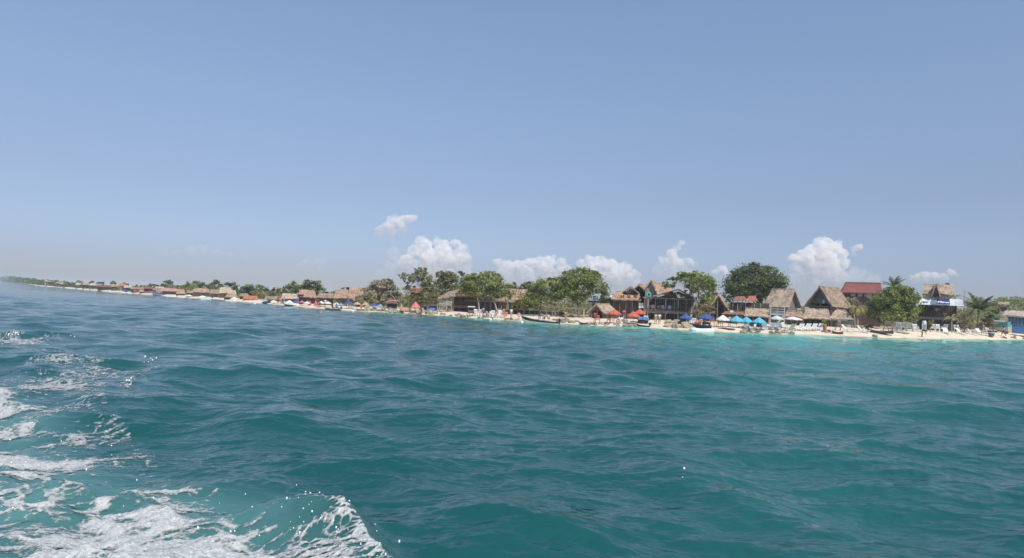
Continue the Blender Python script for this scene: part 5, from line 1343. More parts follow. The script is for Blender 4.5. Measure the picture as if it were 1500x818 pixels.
# --- loungers and chairs
def make_lounger(label, mat, group):
    T = thing('sun_lounger', label, 'sun lounger', (0,0,0), 0, group)
    mb = MB()
    for i in range(7): mb.box(-.31, .31, -1.0+i*.155, -.87+i*.155, .30, .34)
    mb.box(-.34, -.312, -1.02, .12, .27, .36); mb.box(.312, .34, -1.02, .12, .27, .36); mb.build('seat', mat, T)
    mb = MB()
    for i in range(5):
        u0, u1 = i/5+.01, (i+.85)/5
        a = (.12+.52*u0, .32+.62*u0); b = (.12+.52*u1, .32+.62*u1)
        mb.add([(-.31, a[0], a[1]), (.31, a[0], a[1]), (.31, b[0], b[1]), (-.31, b[0], b[1]), (-.31, a[0]+.04, a[1]-.03), (.31, a[0]+.04, a[1]-.03), (.31, b[0]+.04, b[1]-.03), (-.31, b[0]+.04, b[1]-.03)], [(0,1,2,3),(7,6,5,4),(0,4,5,1),(1,5,6,2),(2,6,7,3),(3,7,4,0)])
    mb.beam((-.325, .12, .31), (-.325, .66, .95), .04); mb.beam((.325, .12, .31), (.325, .66, .95), .04); mb.build('backrest', mat, T)
    for sx in (-.3, .3):
        for y in (-.85, .02):
            mb = MB(); mb.beam((sx, y, -.05), (sx, y, .30), .06); mb.build('leg', mat, T)
        mb = MB(); mb.beam((sx, .55, 0), (sx, .38, .60), .04); mb.build('strut', mat, T)
    return T
def make_chair(label, mat, group):
    T = thing('plastic_chair', label, 'chair', (0,0,0), 0, group)
    mb = MB(); mb.slab((-.24, -.24, .43), (.24, -.24, .43), (.22, .22, .40), (-.22, .22, .40), .03, 4, 4, .004); mb.build('seat', mat, T)
    mb = MB()
    for i in range(5): x = -.22+.11*i; mb.beam((x, .22, .40), (x*1.05, .34, .90), .055, .025)
    mb.beam((-.27, .345, .90), (.27, .345, .90), .05, .1); mb.build('backrest', mat, T)
    for sx in (-1, 1):
        mb = MB(); mb.beam((sx*.27, -.22, .62), (sx*.27, .30, .66), .06, .03); mb.build('armrest', mat, T)
        mb = MB(); mb.beam((sx*.29, -.27, -.03), (sx*.25, -.22, .62), .05); mb.build('leg', mat, T)
        mb = MB(); mb.beam((sx*.27, .33, -.03), (sx*.22, .22, .42), .05); mb.build('leg', mat, T)
    return T
LW = plain('plastic_white', (.78,.78,.77), .45, .06, 2); LGR = plain('plastic_blue_grey', (.30,.37,.42), .6, .15, 2); LGN = plain('plastic_grey_green', (.33,.38,.36), .6, .15, 2)
protoL, protoC = {}, {}
def put(kind, label, px, py, rot, mat, group, sc=1.0):
    store, mk = (protoL, make_lounger) if kind == 'l' else (protoC, make_chair)
    F = frame_at(px, py)
    if mat.name not in store: o = mk(label, mat, group); store[mat.name] = o
    else: o = dup(store[mat.name], label=label, group=group)
    o.location = F.o; o.rotation_euler = (0, 0, F.yaw+R(rot)); o.scale = (sc,)*3
    return o
WLG = 'white sun loungers on the sand'
for i, (px, lab) in enumerate([(1170.5, 'white lounger at the left of the row of four'), (1180.5, 'second white lounger from the left in the row of four'), (1190, 'third white lounger from the left in the row of four'), (1199, 'white lounger at the right of the row of four, beside the red plant pot')]):
    put('l', lab, px, 484.6-.2*i, -38, LW, WLG, 1.12)
put('l', 'worn lounger under the wide flat white parasol', 1158.5, 484, -40, LGN, 'grey loungers in the shade')
for px, py, rot, lab in [(1240, 485.6, 70, 'white lounger laid flat before the turquoise screen'), (1263, 487, 75, 'white lounger lying flat left of the dark derelict boat'),
     (1386.5, 489.5, 35, 'white lounger straight below the short yellow green palm'), (1407, 490, 62, 'white lounger below the dry twiggy bush'), (1424, 490.4, 80, 'white lounger with its back flat, left of the large palm foot'), (1435.5, 490, 48, 'white lounger with a raised back at the foot of the large palm')]:
    put('l', lab, px, py, rot, LW, WLG, 1.05)
for px, py, lab in [(1092, 481.5, 'grey blue lounger at the left under the middle light blue parasol'), (1099.5, 481.8, 'grey blue lounger at the right under the middle light blue parasol'), (1110.5, 483, 'grey blue lounger at the left under the right light blue parasol'), (1118.5, 483, 'grey blue lounger at the right under the right light blue parasol'), (1131, 482.6, 'grey blue lounger at the left under the grey white parasol'), (1140, 483, 'grey blue lounger at the right under the grey white parasol')]:
    put('l', lab, px, py, -12, LGR, 'grey blue loungers under parasols', 1.05)
WCG = 'white plastic chairs on the sand'
for px, py, rot, lab in [(1341, 486.5, 20, 'white chair at the edge of the round tree shade'), (1366, 486, 5, 'white chair before the dark ground floor, right of the chair stack'), (1376, 486.5, 40, 'white chair between the chair stack and the yellow green palm'), (1383, 486, -30, 'white chair turned away beside the yellow green palm'), (1401, 487, 10, 'white chair just right of the yellow green palm'),
     (1443, 487.3, 0, 'small white chair under the dried bush, nearer the large palm'), (1448, 487.3, 30, 'small white chair under the dried bush, nearer the grey barrel'), (1008, 477.5, 10, 'white chair behind the tan rock pile, on its left'), (1014, 478.3, -25, 'white chair behind the tan rock pile, nearer the jet ski'),
     (698, 463.6, 30, 'white chair at the left end of the people on the sand'), (704, 464, -20, 'white chair beside the person in a white cap'), (733, 465.5, 10, 'white chair near the orange sitter'), (721, 465.5, -10, 'white chair below the trunk with the pink cloth'), (1150, 485, 60, 'white chair tipped beside the stair tower')]:
    put('c', lab, px, py, rot, LW, WCG, 1.3)
for px, py, lab in [(1315.5, 485.5, 'grey green chair at the left in the shade of the round tree'), (1323.5, 485.7, 'grey green chair in the middle in the shade of the round tree'), (1332.5, 486, 'grey green chair at the right in the shade of the round tree')]:
    put('c', lab, px, py, 8, LGN, 'grey green chairs under the round tree', 1.5)
for px, py, m_, lab in [(875, 473.5, C_RED, 'red chair under the open straw shelter'), (893.5, 474, P_ORANGE, 'orange chair under the lone red parasol'), (946, 474, P_WHITE, 'pale chair under the blue boat cover edge'), (1043, 477, P_ORANGE, 'orange chair under the right dark blue parasol'), (1054, 479, P_YEL, 'yellow chair under the white domed parasol'), (1227, 484, W_BROWN, 'brown chair under the hipped thatch roof')]:
    put('c', lab, px, py, rnd.uniform(-40, 40), m_, 'coloured chairs on the sand', 1.25)
# stack of white chairs
F = frame_at(1353.5, 487.5); T = at_frame('chair_stack', 'tall stack of white plastic chairs topped by a pale bucket', 'chair stack', F)
for k in range(7):
    z = .14*k; mb = MB(); mb.box(-.27, .27, -.26, .24, .42+z, .46+z); mb.add([(-.27,.2,.46+z),(.27,.2,.46+z),(.27,.36,.95+z),(-.27,.36,.95+z),(-.27,.24,.46+z),(.27,.24,.46+z),(.27,.40,.95+z),(-.27,.40,.95+z)], [(0,1,2,3),(7,6,5,4),(0,4,5,1),(1,5,6,2),(2,6,7,3),(3,7,4,0)])
    for sx in (-.27, .27):
        mb.beam((sx, -.2, .6+z), (sx, .3, .66+z), .05); mb.beam((sx, -.24, z), (sx, -.22, .6+z), .05); mb.beam((sx, .3, z), (sx, .22, .44+z), .05)
    mb.build('chair', LW, T)
mb = MB(); mb.tube([(0, 0, 1.34), (0, 0, 1.9)], [.17, .22], 10); mb.build('bucket', P_WHITE, T)

# --- people
def skin_body(name, joints, edges, radii, sub=1):
    me = bpy.data.meshes.new(name); keys = list(joints); ix = {k: i for i, k in enumerate(keys)}
    me.from_pydata([joints[k] for k in keys], [(ix[a], ix[b]) for a, b in edges], [])
    o = bpy.data.objects.new(name, me); C.objects.link(o)
    sk = o.modifiers.new('s', 'SKIN'); ss = o.modifiers.new('u', 'SUBSURF'); ss.levels = sub; ss.render_levels = sub
    for k in keys: me.skin_vertices[0].data[ix[k]].radius = (radii[k], radii[k])
    me.skin_vertices[0].data[0].use_root = True
    ev = o.evaluated_get(bpy.context.evaluated_depsgraph_get()); r = bpy.data.meshes.new_from_object(ev); r.name = name
    bpy.data.objects.remove(o); smooth(r); r.materials.clear(); r.materials.append(SKIN); return r
BASE = dict(pelvis=(0,0,.94), waist=(0,0,1.10), chest=(0,0,1.32), neck=(0,.01,1.47), head=(0,-.01,1.58), crown=(0,0,1.68),
    shl=(-.18,0,1.40), ell=(-.25,.03,1.13), wrl=(-.25,-.07,.90), hal=(-.25,-.11,.81), shr=(.18,0,1.40), elr=(.25,.03,1.13), wrr=(.25,-.07,.90), har=(.25,-.11,.81),
    hil=(-.10,0,.88), knl=(-.11,-.02,.49), anl=(-.11,.03,.09), tol=(-.12,-.15,.04), hir=(.10,0,.88), knr=(.11,-.02,.49), anr=(.11,.03,.09), tor=(.12,-.15,.04))
POSES = {'stand': {},
  'walk': dict(knl=(-.11,-.22,.52), anl=(-.11,-.22,.12), tol=(-.12,-.40,.07), knr=(.11,.08,.48), anr=(.11,.34,.14), tor=(.12,.24,.04), ell=(-.25,.16,1.15), wrl=(-.24,.22,.93), hal=(-.23,.24,.85), elr=(.25,-.08,1.14), wrr=(.23,-.28,1.02), har=(.22,-.36,1.0)),
  'bend': dict(waist=(0,-.10,1.06), chest=(0,-.34,1.08), neck=(0,-.50,1.05), head=(0,-.60,1.01), crown=(0,-.69,.98), shl=(-.18,-.42,1.06), ell=(-.20,-.46,.78), wrl=(-.16,-.52,.55), hal=(-.15,-.55,.46), shr=(.18,-.42,1.06), elr=(.20,-.44,.78), wrr=(.14,-.55,.56), har=(.13,-.58,.47)),
  'sit': dict(pelvis=(0,.08,.50), waist=(0,.14,.66), chest=(0,.16,.88), neck=(0,.15,1.03), head=(0,.12,1.14), crown=(0,.12,1.24), shl=(-.18,.15,.96), ell=(-.26,.08,.72), wrl=(-.22,-.14,.62), hal=(-.20,-.22,.60), shr=(.18,.15,.96), elr=(.26,.08,.72), wrr=(.22,-.14,.62), har=(.20,-.22,.60),
     hil=(-.10,.06,.48), knl=(-.14,-.36,.50), anl=(-.15,-.40,.10), tol=(-.16,-.56,.05), hir=(.10,.06,.48), knr=(.14,-.36,.50), anr=(.15,-.40,.10), tor=(.16,-.56,.05))}
EDG = [('pelvis','waist'),('waist','chest'),('chest','neck'),('neck','head'),('head','crown'),('chest','shl'),('shl','ell'),('ell','wrl'),('wrl','hal'),('chest','shr'),('shr','elr'),('elr','wrr'),('wrr','har'),
       ('pelvis','hil'),('hil','knl'),('knl','anl'),('anl','tol'),('pelvis','hir'),('hir','knr'),('knr','anr'),('anr','tor')]
RAD = dict(pelvis=.13, waist=.115, chest=.14, neck=.055, head=.095, crown=.07, shl=.06, shr=.06, ell=.043, elr=.043, wrl=.03, wrr=.03, hal=.035, har=.035, hil=.09, hir=.09, knl=.06, knr=.06, anl=.04, anr=.04, tol=.035, tor=.035)
PM = {}
for pn, ov in POSES.items():
    J = dict(BASE); J.update(ov)
    b = skin_body('body', J, EDG, RAD)
    # shirt over torso and upper arms, shorts over hips and thighs
    def lerp(a, c, u): return tuple(J[a][i]*(1-u)+J[c][i]*u for i in range(3))
    SJ = dict(pelvis=lerp('pelvis','waist',.1), waist=J['waist'], chest=J['chest'], nk=lerp('chest','neck',.7), shl=J['shl'], sl=lerp('shl','ell',.65), shr=J['shr'], sr=lerp('shr','elr',.65))
    sh = skin_body('shirt', SJ, [('pelvis','waist'),('waist','chest'),('chest','nk'),('chest','shl'),('shl','sl'),('chest','shr'),('shr','sr')], dict(pelvis=.155, waist=.14, chest=.165, nk=.075, shl=.085, sl=.065, shr=.085, sr=.065))
    HJ = dict(pelvis=J['pelvis'], w=lerp('pelvis','waist',.45), hil=J['hil'], tl=lerp('hil','knl',.75), hir=J['hir'], tr=lerp('hir','knr',.75))
    so_ = skin_body('shorts', HJ, [('pelvis','w'),('pelvis','hil'),('hil','tl'),('pelvis','hir'),('hir','tr')], dict(pelvis=.155, w=.14, hil=.115, tl=.09, hir=.115, tr=.09))
    mb = MB(); h = Vector(J['head']); c = Vector(J['crown']); up = (c-h).normalized(); cc = h+up*.06+Vector((0,.02,0)); mb.ball(cc, .115, 9, 6, (1,1.08,1)); ho = mb.build('hair', HAIR); hm = ho.data; bpy.data.objects.remove(ho)
    mb = MB(); fc_ = h+Vector((0,-.095,0)); mb.ball(fc_+Vector((0,-.015,-.005)), .018, 5, 4); no_ = mb.build('nose', SKIN); nm = no_.data; bpy.data.objects.remove(no_)
    PM[pn] = (b, sh, so_, hm, nm)
def omat(o, mat): o.material_slots[0].link = 'OBJECT'; o.material_slots[0].material = mat
CLM = {}
def cl(col):
    k = 'clothes_%s' % '_'.join('%02d' % int(c*100) for c in col); return plain(k, col, .85, .1, 4)
def person(label, px, py, pose, rot, shirt, shorts, skin=SKIN, z=None, d=None, sc=1.0, hair=HAIR, group='people on the beach', loc=None):
    F = frame_at(px, py) if d is None else Frame(px, d)
    T = at_frame('person', label, 'person', F, group)
    T.rotation_euler = (0, 0, F.yaw+R(rot)); T.scale = (sc,)*3
    if loc is not None: T.location = loc
    elif z is not None: T.location.z = F.o.z+z
    b, sh, so_, hm, nm = PM[pose]
    bo = link('body', b, None, T); omat(bo, skin)
    if shirt: omat(link('shirt', sh, None, T), cl(shirt))
    omat(link('shorts', so_, None, T), cl(shorts)); omat(link('hair', hm, None, T), hair); n_ = link('nose', nm, None, bo); omat(n_, skin)
    return T
wht, blk, red, blu, yel, pnk, org, gry, nav = (.65,.65,.63), (.04,.04,.045), (.45,.07,.06), (.12,.22,.45), (.55,.50,.08), (.55,.28,.28), (.55,.22,.10), (.30,.30,.30), (.05,.07,.16)
for a in [('person in a white and blue shirt walking on the sand by the driftwood', 1470, 493.2, 'walk', -60, (.45,.52,.62), nav, SKIN2),
    ('person bending forward in a dark top and yellow shorts at the water edge', 1350.5, 494.2, 'bend', 70, blk, yel, SKIN2),
    ('person in a tan shirt standing under the large thatched bar', 960, 475.2, 'stand', 15, (.45,.36,.24), gry, SKIN),
    ('person in a pale shirt standing under the large bar, right of another', 965.5, 475.3, 'stand', -20, wht, (.3,.27,.2), SKIN),
    ('person in red sitting at the foot of the bar post', 997.5, 476, 'sit', 25, org, nav, SKIN),
    ('person in grey sitting behind the white chairs', 1021, 477.5, 'sit', -15, gry, blk, SKIN2),
    ('person in pink standing beside the light blue parasols', 1068, 479.5, 'stand', 0, pnk, blk, SKIN),
    ('person in green standing under the right dark blue parasol', 1031, 478, 'stand', 30, (.15,.22,.15), gry, SKIN2),
    ('person in a white shirt standing alone before the dark fence', 748.5, 466.5, 'stand', 10, wht, (.35,.32,.26), SKIN),
    ('bare chested person in orange shorts near the dark fence', 737.5, 465.8, 'stand', 20, None, org, SKIN),
    ('person in orange sitting on the sand near the dark fence', 741, 466.4, 'sit', -20, org, org, SKIN),
    ('person in grey sitting beside the white chairs under the flat topped tree', 713, 465, 'sit', 30, gry, nav, SKIN),
    ('person in a white shirt sitting below the flat topped tree', 718.5, 465.2, 'sit', 0, wht, nav, SKIN),
    ('person in a white cap standing left of the sitters', 707.5, 464, 'stand', 0, (.25,.27,.3), blk, SKIN2),
    ('person in a pale pink shirt sitting by the tree trunk', 726, 465.8, 'sit', -30, pnk, gry, SKIN),
    ('dark clothed person standing at the rocky edge by the red parasol', 617, 462.3, 'bend', -40, blk, blk, SKIN2),
    ('person in a dark shirt standing before the blue tarpaulin', 626, 460, 'stand', 15, (.12,.10,.10), gry, SKIN2),
    ('person in red sitting under the small red parasol', 600, 459.6, 'sit', 0, red, nav, SKIN),
    ('person in red standing inside the open straw shelter', 871, 473, 'stand', 0, red, blk, SKIN2),
    ('person in orange standing under the broad round tree', 828, 471, 'stand', -10, org, gry, SKIN),
    ('person in grey sitting near the stern of the moored grey boat', 797, 470.8, 'sit', -10, gry, blk, SKIN2),
    ('person in white sitting right of the moored grey boat stern', 803, 471, 'sit', 20, (.5,.45,.4), red, SKIN),
    ('person in black standing behind the moored grey boat', 790, 469.5, 'stand', 0, blk, nav, SKIN2),
    ('person in pink sitting left of the pale person near the fence', 760, 468, 'sit', 0, pnk, wht, SKIN),
    ('person in red shorts standing left of the white and black boat', 411, 446, 'stand', 0, pnk, red, SKIN),
    ('person in blue standing by the bow of the white and black boat', 416, 446.3, 'stand', 20, (.2,.26,.4), nav, SKIN),
    ('person in red standing by the far people and tents', 407, 445.6, 'stand', -20, red, blk, SKIN2),
    ('person in dark clothes standing behind the far parasols', 466, 449.6, 'stand', 0, blk, red, SKIN),
    ('person in white standing between the far white parasols', 476, 450, 'stand', 0, wht, nav, SKIN),
    ('person in red bending at the left of the far dark boat', 468.5, 450.5, 'bend', -50, red, blk, SKIN),
    ('person in orange sitting at the foot of the straw parasols', 529, 454.6, 'sit', 0, org, blk, SKIN)]:
    person(*a)
def on_floor(label, px, F0z, d, pose, rot, shirt, shorts):
    F = Frame(px, d); T = person(label, px, 0, pose, rot, shirt, shorts, d=d, group='people on balconies'); T.location.z = F0z; return T
# --- boats
def boat(name, label, px0, px1, py, bow_px, stern_px, d, hull, top, bow='l', beam=.26, cat='boat', group=None, yaw=0.0, motor=True, benches=2, inner=None, strake=.3, draft=.18, z=0.0, cabin=None):
    pc = (px0+px1)/2; s = shore(pc); k = math.hypot(s.x, s.y); o = Vector((s.x, s.y, 0))*((k+d)/k)
    F = Frame(pc, 0); F.o = Vector((o.x, o.y, z)); F.s = FPX/o.y; L_ = (px1-px0)/F.s/max(.3, math.cos(R(yaw)))
    T = thing(name, label, cat, F.o, F.yaw+R(yaw)+(math.pi if bow == 'r' else 0), group)
    fb, fs_ = bow_px/F.s, stern_px/F.s; B = L_*beam/2; n_ = 18
    # x from -L/2 (bow) to +L/2 (stern)
    def sect(u):    # u 0 bow .. 1 stern
        x = -L_/2+L_*u; wv = B*(1-(1-u)**2.4)**.85 if u < .999 else B*.97
        zt = fs_+(fb-fs_)*(1-u)**2.3; zk = -draft+(fb*.75+draft)*max(0, 1-u/.13)**2
        return x, max(.02, wv), zt, zk
    hv, hf, tv, tf, iv, if_ = [], [], [], [], [], []
    for i in range(n_+1):
        x, wv, zt, zk = sect(i/n_); zs = zt-(zt-zk)*strake
        prof = [(-1.0, zs), (-1.0, zk+(zs-zk)*.38), (-.6, zk+(zs-zk)*.06), (0, zk), (.6, zk+(zs-zk)*.06), (1.0, zk+(zs-zk)*.38), (1.0, zs)]
        hv += [(x, wv*.96*a, zz) for a, zz in prof]
        for sg in (-1, 1): tv += [(x, sg*wv*.955, zs+.003), (x, sg*wv*1.04, zt), (x, sg*(wv*1.04-min(.07, wv)), zt+.012), (x, sg*(wv*.93-min(.05, wv*.5)), zs)]
        iv += [(x, -wv*.88, zs), (x, -wv*.55, max(zk+.10, .03)), (x, wv*.55, max(zk+.10, .03)), (x, wv*.88, zs)]
    for i in range(n_):
        hf += [(i*7+j, i*7+j+1, i*7+j+8, i*7+j+7) for j in range(6)]
        for sg in (0, 4): tf += [(i*8+sg+j, i*8+sg+(j+1) % 4, i*8+8+sg+(j+1) % 4, i*8+8+sg+j) for j in range(4)]
        if_ += [(i*4+j+1, i*4+j, i*4+j+4, i*4+j+5) for j in range(3)]
    hf.append(tuple(n_*7+j for j in range(7))); if_.append((n_*4, n_*4+1, n_*4+2, n_*4+3))
    mb = MB(); mb.add(hv, hf); mb.build('hull', hull, T, False)
    mb = MB(); mb.add(tv, tf); x, wv, zt, zk = sect(1); mb.box(x-.02, x+.05, -wv*1.03, wv*1.03, zt-(zt-zk)*strake, zt+.01); mb.build('gunwale', top, T)
    mb = MB(); mb.add(iv, if_); mb.build('inner_hull', inner or top, T)
    for i in range(benches):
        u = .35+.4*i/max(1, benches-1); x, wv, zt, zk = sect(u); mb = MB(); mb.box(x-.14, x+.14, -wv*.86, wv*.86, zt-.24*min(1, zt*2), zt-.2*min(1, zt*2)); mb.build('bench', W_BROWN, T)
    if motor:
        x = L_/2; mb = MB(); mb.ball((x+.16, 0, fs_+.28), .2, 8, 6, (1, .75, 1.15)); mb.box(x+.08, x+.22, -.05, .05, -.35, fs_+.1); mb.build('outboard_motor', P_BLACK, T)
    return T, F, L_, B, fs_, fb
boat('skiff', 'moored grey green skiff with a dark gunwale and high bow', 763.5, 818, 475, 10.5, 3.0, -5, plain('hull_sage', (.34,.36,.32), .5, .15, 1.2), plain('gunwale_black', (.025,.027,.032), .5, .2, 2), 'l', .27, yaw=6, benches=3, strake=.42)
for lab, px, d, c in [('white mooring buoy at the bow of the grey green skiff', 764.8, -9, P_WHITE), ('white buoy floating off the sitting people', 718.5, -5, P_WHITE), ('tiny white buoy off the far dark boat', 517, -6, P_WHITE), ('white float at the far jet ski', 373.5, -16, P_WHITE)]:
    s = shore(px); k = (math.hypot(s.x, s.y)+d)/math.hypot(s.x, s.y); T = thing('buoy', lab, 'buoy', (s.x*k, s.y*k, 0), 0, 'white floats on the water')
    mb = MB(); mb.ball((0, 0, .1), .26, 10, 7, (1, 1, .9)); mb.build('float', c, T, True); mb = MB(); mb.tube([(0, 0, .3), (0, 0, .42)], .04, 6); mb.build('ring', W_GREY, T)
boat('dark_skiff', 'dark skiff with a pale green bottom pulled up by the blue boat cover', 932, 950, 479, 4.5, 2.2, 1.2, plain('hull_sage', (.33,.40,.36)), P_BLACK, 'l', .34, motor=True, benches=1, strake=.55, z=.12, yaw=8)
T, F, L_, B, fs_, fb = boat('dark_boat', 'far dark boat with two people sitting in it', 476.5, 498, 453, 2.6, 1.6, -3, P_BLACK, P_BLACK, 'l', .24, motor=True, benches=2, inner=W_BROWN)
for u, lab, c in ((.0, 'person in a dark shirt seated amidships in the far dark boat', blk), (.27, 'person in a blue shirt leaning at the stern of the far dark boat', blu)):
    p = T.matrix_basis @ Vector((L_*u, 0, -.02)); person(lab, 490, 452, 'sit', 60, c, blk, SKIN2, loc=p, group='people in the far dark boat')
boat('white_boat', 'white boat with a black lower hull lying at the far beach', 415.5, 437.5, 448, 6.0, 2.6, 0, P_BLACK, P_WHITE, 'l', .27, benches=2, strake=.55, z=.15, inner=P_WHITE)
boat('white_launch', 'long white launch with a dark hull under the windowed pale roof', 309.5, 328.5, 440.5, 2.6, 2.2, -3, P_BLACK, P_WHITE, 'l', .22, benches=3, strake=.45)
boat('white_boat', 'plain white boat left of the long dark hulled launch', 293.5, 309.5, 438, 2.4, 1.8, -3, P_WHITE, P_WHITE, 'l', .22, benches=2)
boat('white_boat', 'low white boat beached in front of the long flat pink bar', 243.5, 257, 435.3, 2.0, 1.4, -2, P_WHITE, P_WHITE, 'l', .25, benches=2)
boat('white_boat', 'white boat drawn up before the steep pink roofed hut', 262, 274, 436, 1.8, 1.3, -2, P_WHITE, P_WHITE, 'l', .25, benches=1)
boat('white_boat', 'white boat below the tent and windowed roof kiosk', 330.5, 346, 441, 2.2, 1.5, -1, P_WHITE, P_WHITE, 'r', .25, benches=1)
for i, (a, b, lab) in enumerate([(52, 58, 'tiny white boat at the left end of the far beach'), (59, 66, 'tiny white boat under the white walled house'), (69, 76, 'tiny white boat under the pink walled house'), (90, 98, 'tiny white boat below the pink fronted hut'), (99, 105, 'tiny white boat right of the pink fronted hut'), (113, 120, 'tiny white boat below the small pointed hut'), (123.5, 132, 'tiny white boat below the brown hut with a straw roof'), (134, 139, 'tiny white boat below the arched roof'), (160, 172, 'small white boat below the pale pink hut'), (177, 183, 'small white boat right of the pale pink hut'), (188, 195, 'small white boat below the straw roof with the blue bar front')]):
    boat('white_boat', lab, a, b, 0, 1.7, 1.2, -2, P_WHITE, P_WHITE, 'lr'[i % 2], .28, benches=0, motor=False, group='white boats along the far beach')
# large wooden boat with yellow cabin
T, F, L_, B, fs_, fb = boat('wooden_boat', 'big blue grey wooden boat with an open yellow cabin', 223.5, 239, 433.5, 9.5, 3.0, -3, plain('hull_bluegrey', (.16,.20,.25), .6, .25, 1), P_NAVY, 'l', .34, benches=0, motor=False, strake=.25)
ch = 7.2/F.s
mb = MB(); mb.box(-L_*.18, L_*.36, -B*.72, B*.72, ch-.12, ch); rf = mb.build('cabin_roof', P_WHITE, T)
mb = MB(); mb.box(-L_*.14, L_*.16, -B*.66, -B*.6, fs_*.7, ch*.8); mb.box(-L_*.14, -L_*.12, -B*.59, B*.6, fs_*.7, ch*.8); mb.build('cabin', P_YEL, T)
for x in (-L_*.15, .0, L_*.16, L_*.33):
    for y in (-B*.65, B*.65): mb = MB(); mb.tube([(x, y, .3), (x, y, ch-.12)], .09, 5); mb.build('post', W_PALE, T)
# beached boat under a green canopy
F = Frame(1464, 10); T = thing('beached_boat', 'tan bottomed boat with a turquoise topside and green canopy beached beside the blue building', 'boat', F.o, F.yaw+R(-14))
X = lambda px: F.x(px, 478); L_ = X(1478)-X(1452); n_ = 12; hv, hf, tv, tf = [], [], [], []
for i in range(n_+1):
    u = i/n_; x = -L_*.45+L_*u; wv = .95*(1-(1-u)**2.2)**.8+.02; zt = 1.62+.25*(1-u)**2*(-1)+.45*u**1.2; zk = .22+1.1*max(0, 1-u/.5)**2.0
    zs = zk+(zt-zk)*.52
    hv += [(x, -wv*.92, zs), (x, -wv*.75, zk+(zs-zk)*.35), (x, 0, zk), (x, wv*.75, zk+(zs-zk)*.35), (x, wv*.92, zs)]; tv += [(x, -wv*.92, zs+.002), (x, -wv*1.03, zt), (x, wv*1.03, zt), (x, wv*.92, zs+.002)]
for i in range(n_): hf += [(i*5+j, i*5+j+1, i*5+j+6, i*5+j+5) for j in range(4)]; tf += [(i*4+j, i*4+j+1, i*4+j+5, i*4+j+4) for j in range(3)]
hf.append(tuple(n_*5+j for j in range(5))); tf.append(tuple(n_*4+j for j in range(4)))
mb = MB(); mb.add(hv, hf); mb.build('hull', plain('hull_tan', (.50,.39,.27), .6, .15, 1), T); mb = MB(); mb.add(tv, tf); mb.build('topside', plain('topside_turquoise', (.08,.30,.33), .5, .15, 1), T)
mb = MB(); mb.slab((-L_*.42, -.9, 2.75), (L_*.30, -.9, 2.9), (L_*.30, .9, 2.9), (-L_*.42, .9, 2.75), .08, 10, 5, .03, .04); mb.build('canopy', P_GREEN, T)
for x in (-L_*.3, L_*.25):
    for y in (-.8, .8): mb = MB(); mb.tube([(x, y, 1.5), (x, y, 2.8)], .03, 5); mb.build('canopy_post', W_PALE, T)
mb = MB(); mb.box(-L_*.25, L_*.4, -.96, -.9, 2.05, 2.25); mb.build('rail', P_WHITE, T)
for x in (-.6, 1.0): mb = MB(); mb.box(x-.12, x+.12, -.7, .7, -.2, .30); mb.build('keel_block', W_BROWN, T)
# jet ski on its white float
F = frame_at(1028, 485.6); F.o.z = 0.05; s_ = F.s; T = thing('white_float', 'low white pontoon float carrying the jet ski at the water edge', 'float', F.o, F.yaw+R(4))
L_ = 35/s_; mb = MB(); vs, fs = [], []
for i in range(13):
    u = i/12; x = -L_/2+L_*u; wv = .75*min(1, (u/.25)**.6+.05)*min(1, ((1-u)/.12)**.6+.25); zt = .30+.16*abs(u-.45)**1.5*2
    vs += [(x, -wv, -.12), (x, -wv*.96, zt-.2), (x, -wv*.6, zt+.06), (x, wv*.6, zt+.06), (x, wv*.96, zt-.2), (x, wv, -.12)]
for i in range(12): fs += [(i*6+j, i*6+(j+1) % 6, i*6+6+(j+1) % 6, i*6+6+j) for j in range(6)]
fs += [tuple(range(5, -1, -1)), tuple(72+j for j in range(6))]
mb.add(vs, fs); mb.build('deck', P_WHITE, T)
F.o.z = .38; T = thing('jet_ski', 'black jet ski with a red and white front resting on the white float', 'jet ski', F.o, F.yaw+R(6))
L_ = 2.5; vs, fs = [], []
for i in range(13):
    u = i/12; x = -L_/2+L_*u; wv = .5*min(1, .2+1.6*u**.7)*(1 if u < .9 else .9); zk = .02+.32*max(0, 1-u/.35)**2; zt = .50+.12*(1-u)
    vs += [(x, 0, zk), (x, -wv*.85, zk+.15), (x, -wv, zt-.1), (x, -wv*.5, zt), (x, wv*.5, zt), (x, wv, zt-.1), (x, wv*.85, zk+.15)]
for i in range(12): fs += [(i*7+j, i*7+(j+1) % 7, i*7+7+(j+1) % 7, i*7+7+j) for j in range(7)]
fs += [tuple(range(6, -1, -1)), tuple(84+j for j in range(7))]
mb = MB(); mb.add(vs, fs); mb.build('hull', P_BLACK, T)
mb = MB(); mb.tube([(.05, 0, .62), (.3, 0, .82), (.75, 0, .84), (1.15, 0, .68)], [.16,.2,.2,.14], 8); mb.build('saddle', P_BLACK, T)
mb = MB(); mb.tube([(-1.1, 0, .58), (-.75, 0, .74), (-.35, 0, .92), (-.1, 0, .85)], [.1,.28,.3,.2], 8); fr = mb.build('cowling', C_RED, T)
mb = MB(); mb.ball((-.55, 0, .98), .24, 8, 5, (1.3,1.0,.5)); mb.build('windscreen', P_WHITE, fr)
mb = MB(); mb.tube([(-.15, -.42, 1.12), (-.22, 0, 1.05), (-.15, .42, 1.12)], .03, 5); mb.build('handlebar', P_BLACK, T)
person('person with a red top leaning over the jet ski', 1026, 483, 'bend', -75, red, (.55,.5,.45), SKIN, sc=1.0, group='people on the beach')
F = frame_at(391, 444.6); F.o.z = 0; T = thing('jet_ski', 'far dark jet ski in the shallows under the tent', 'jet ski', F.o, F.yaw)
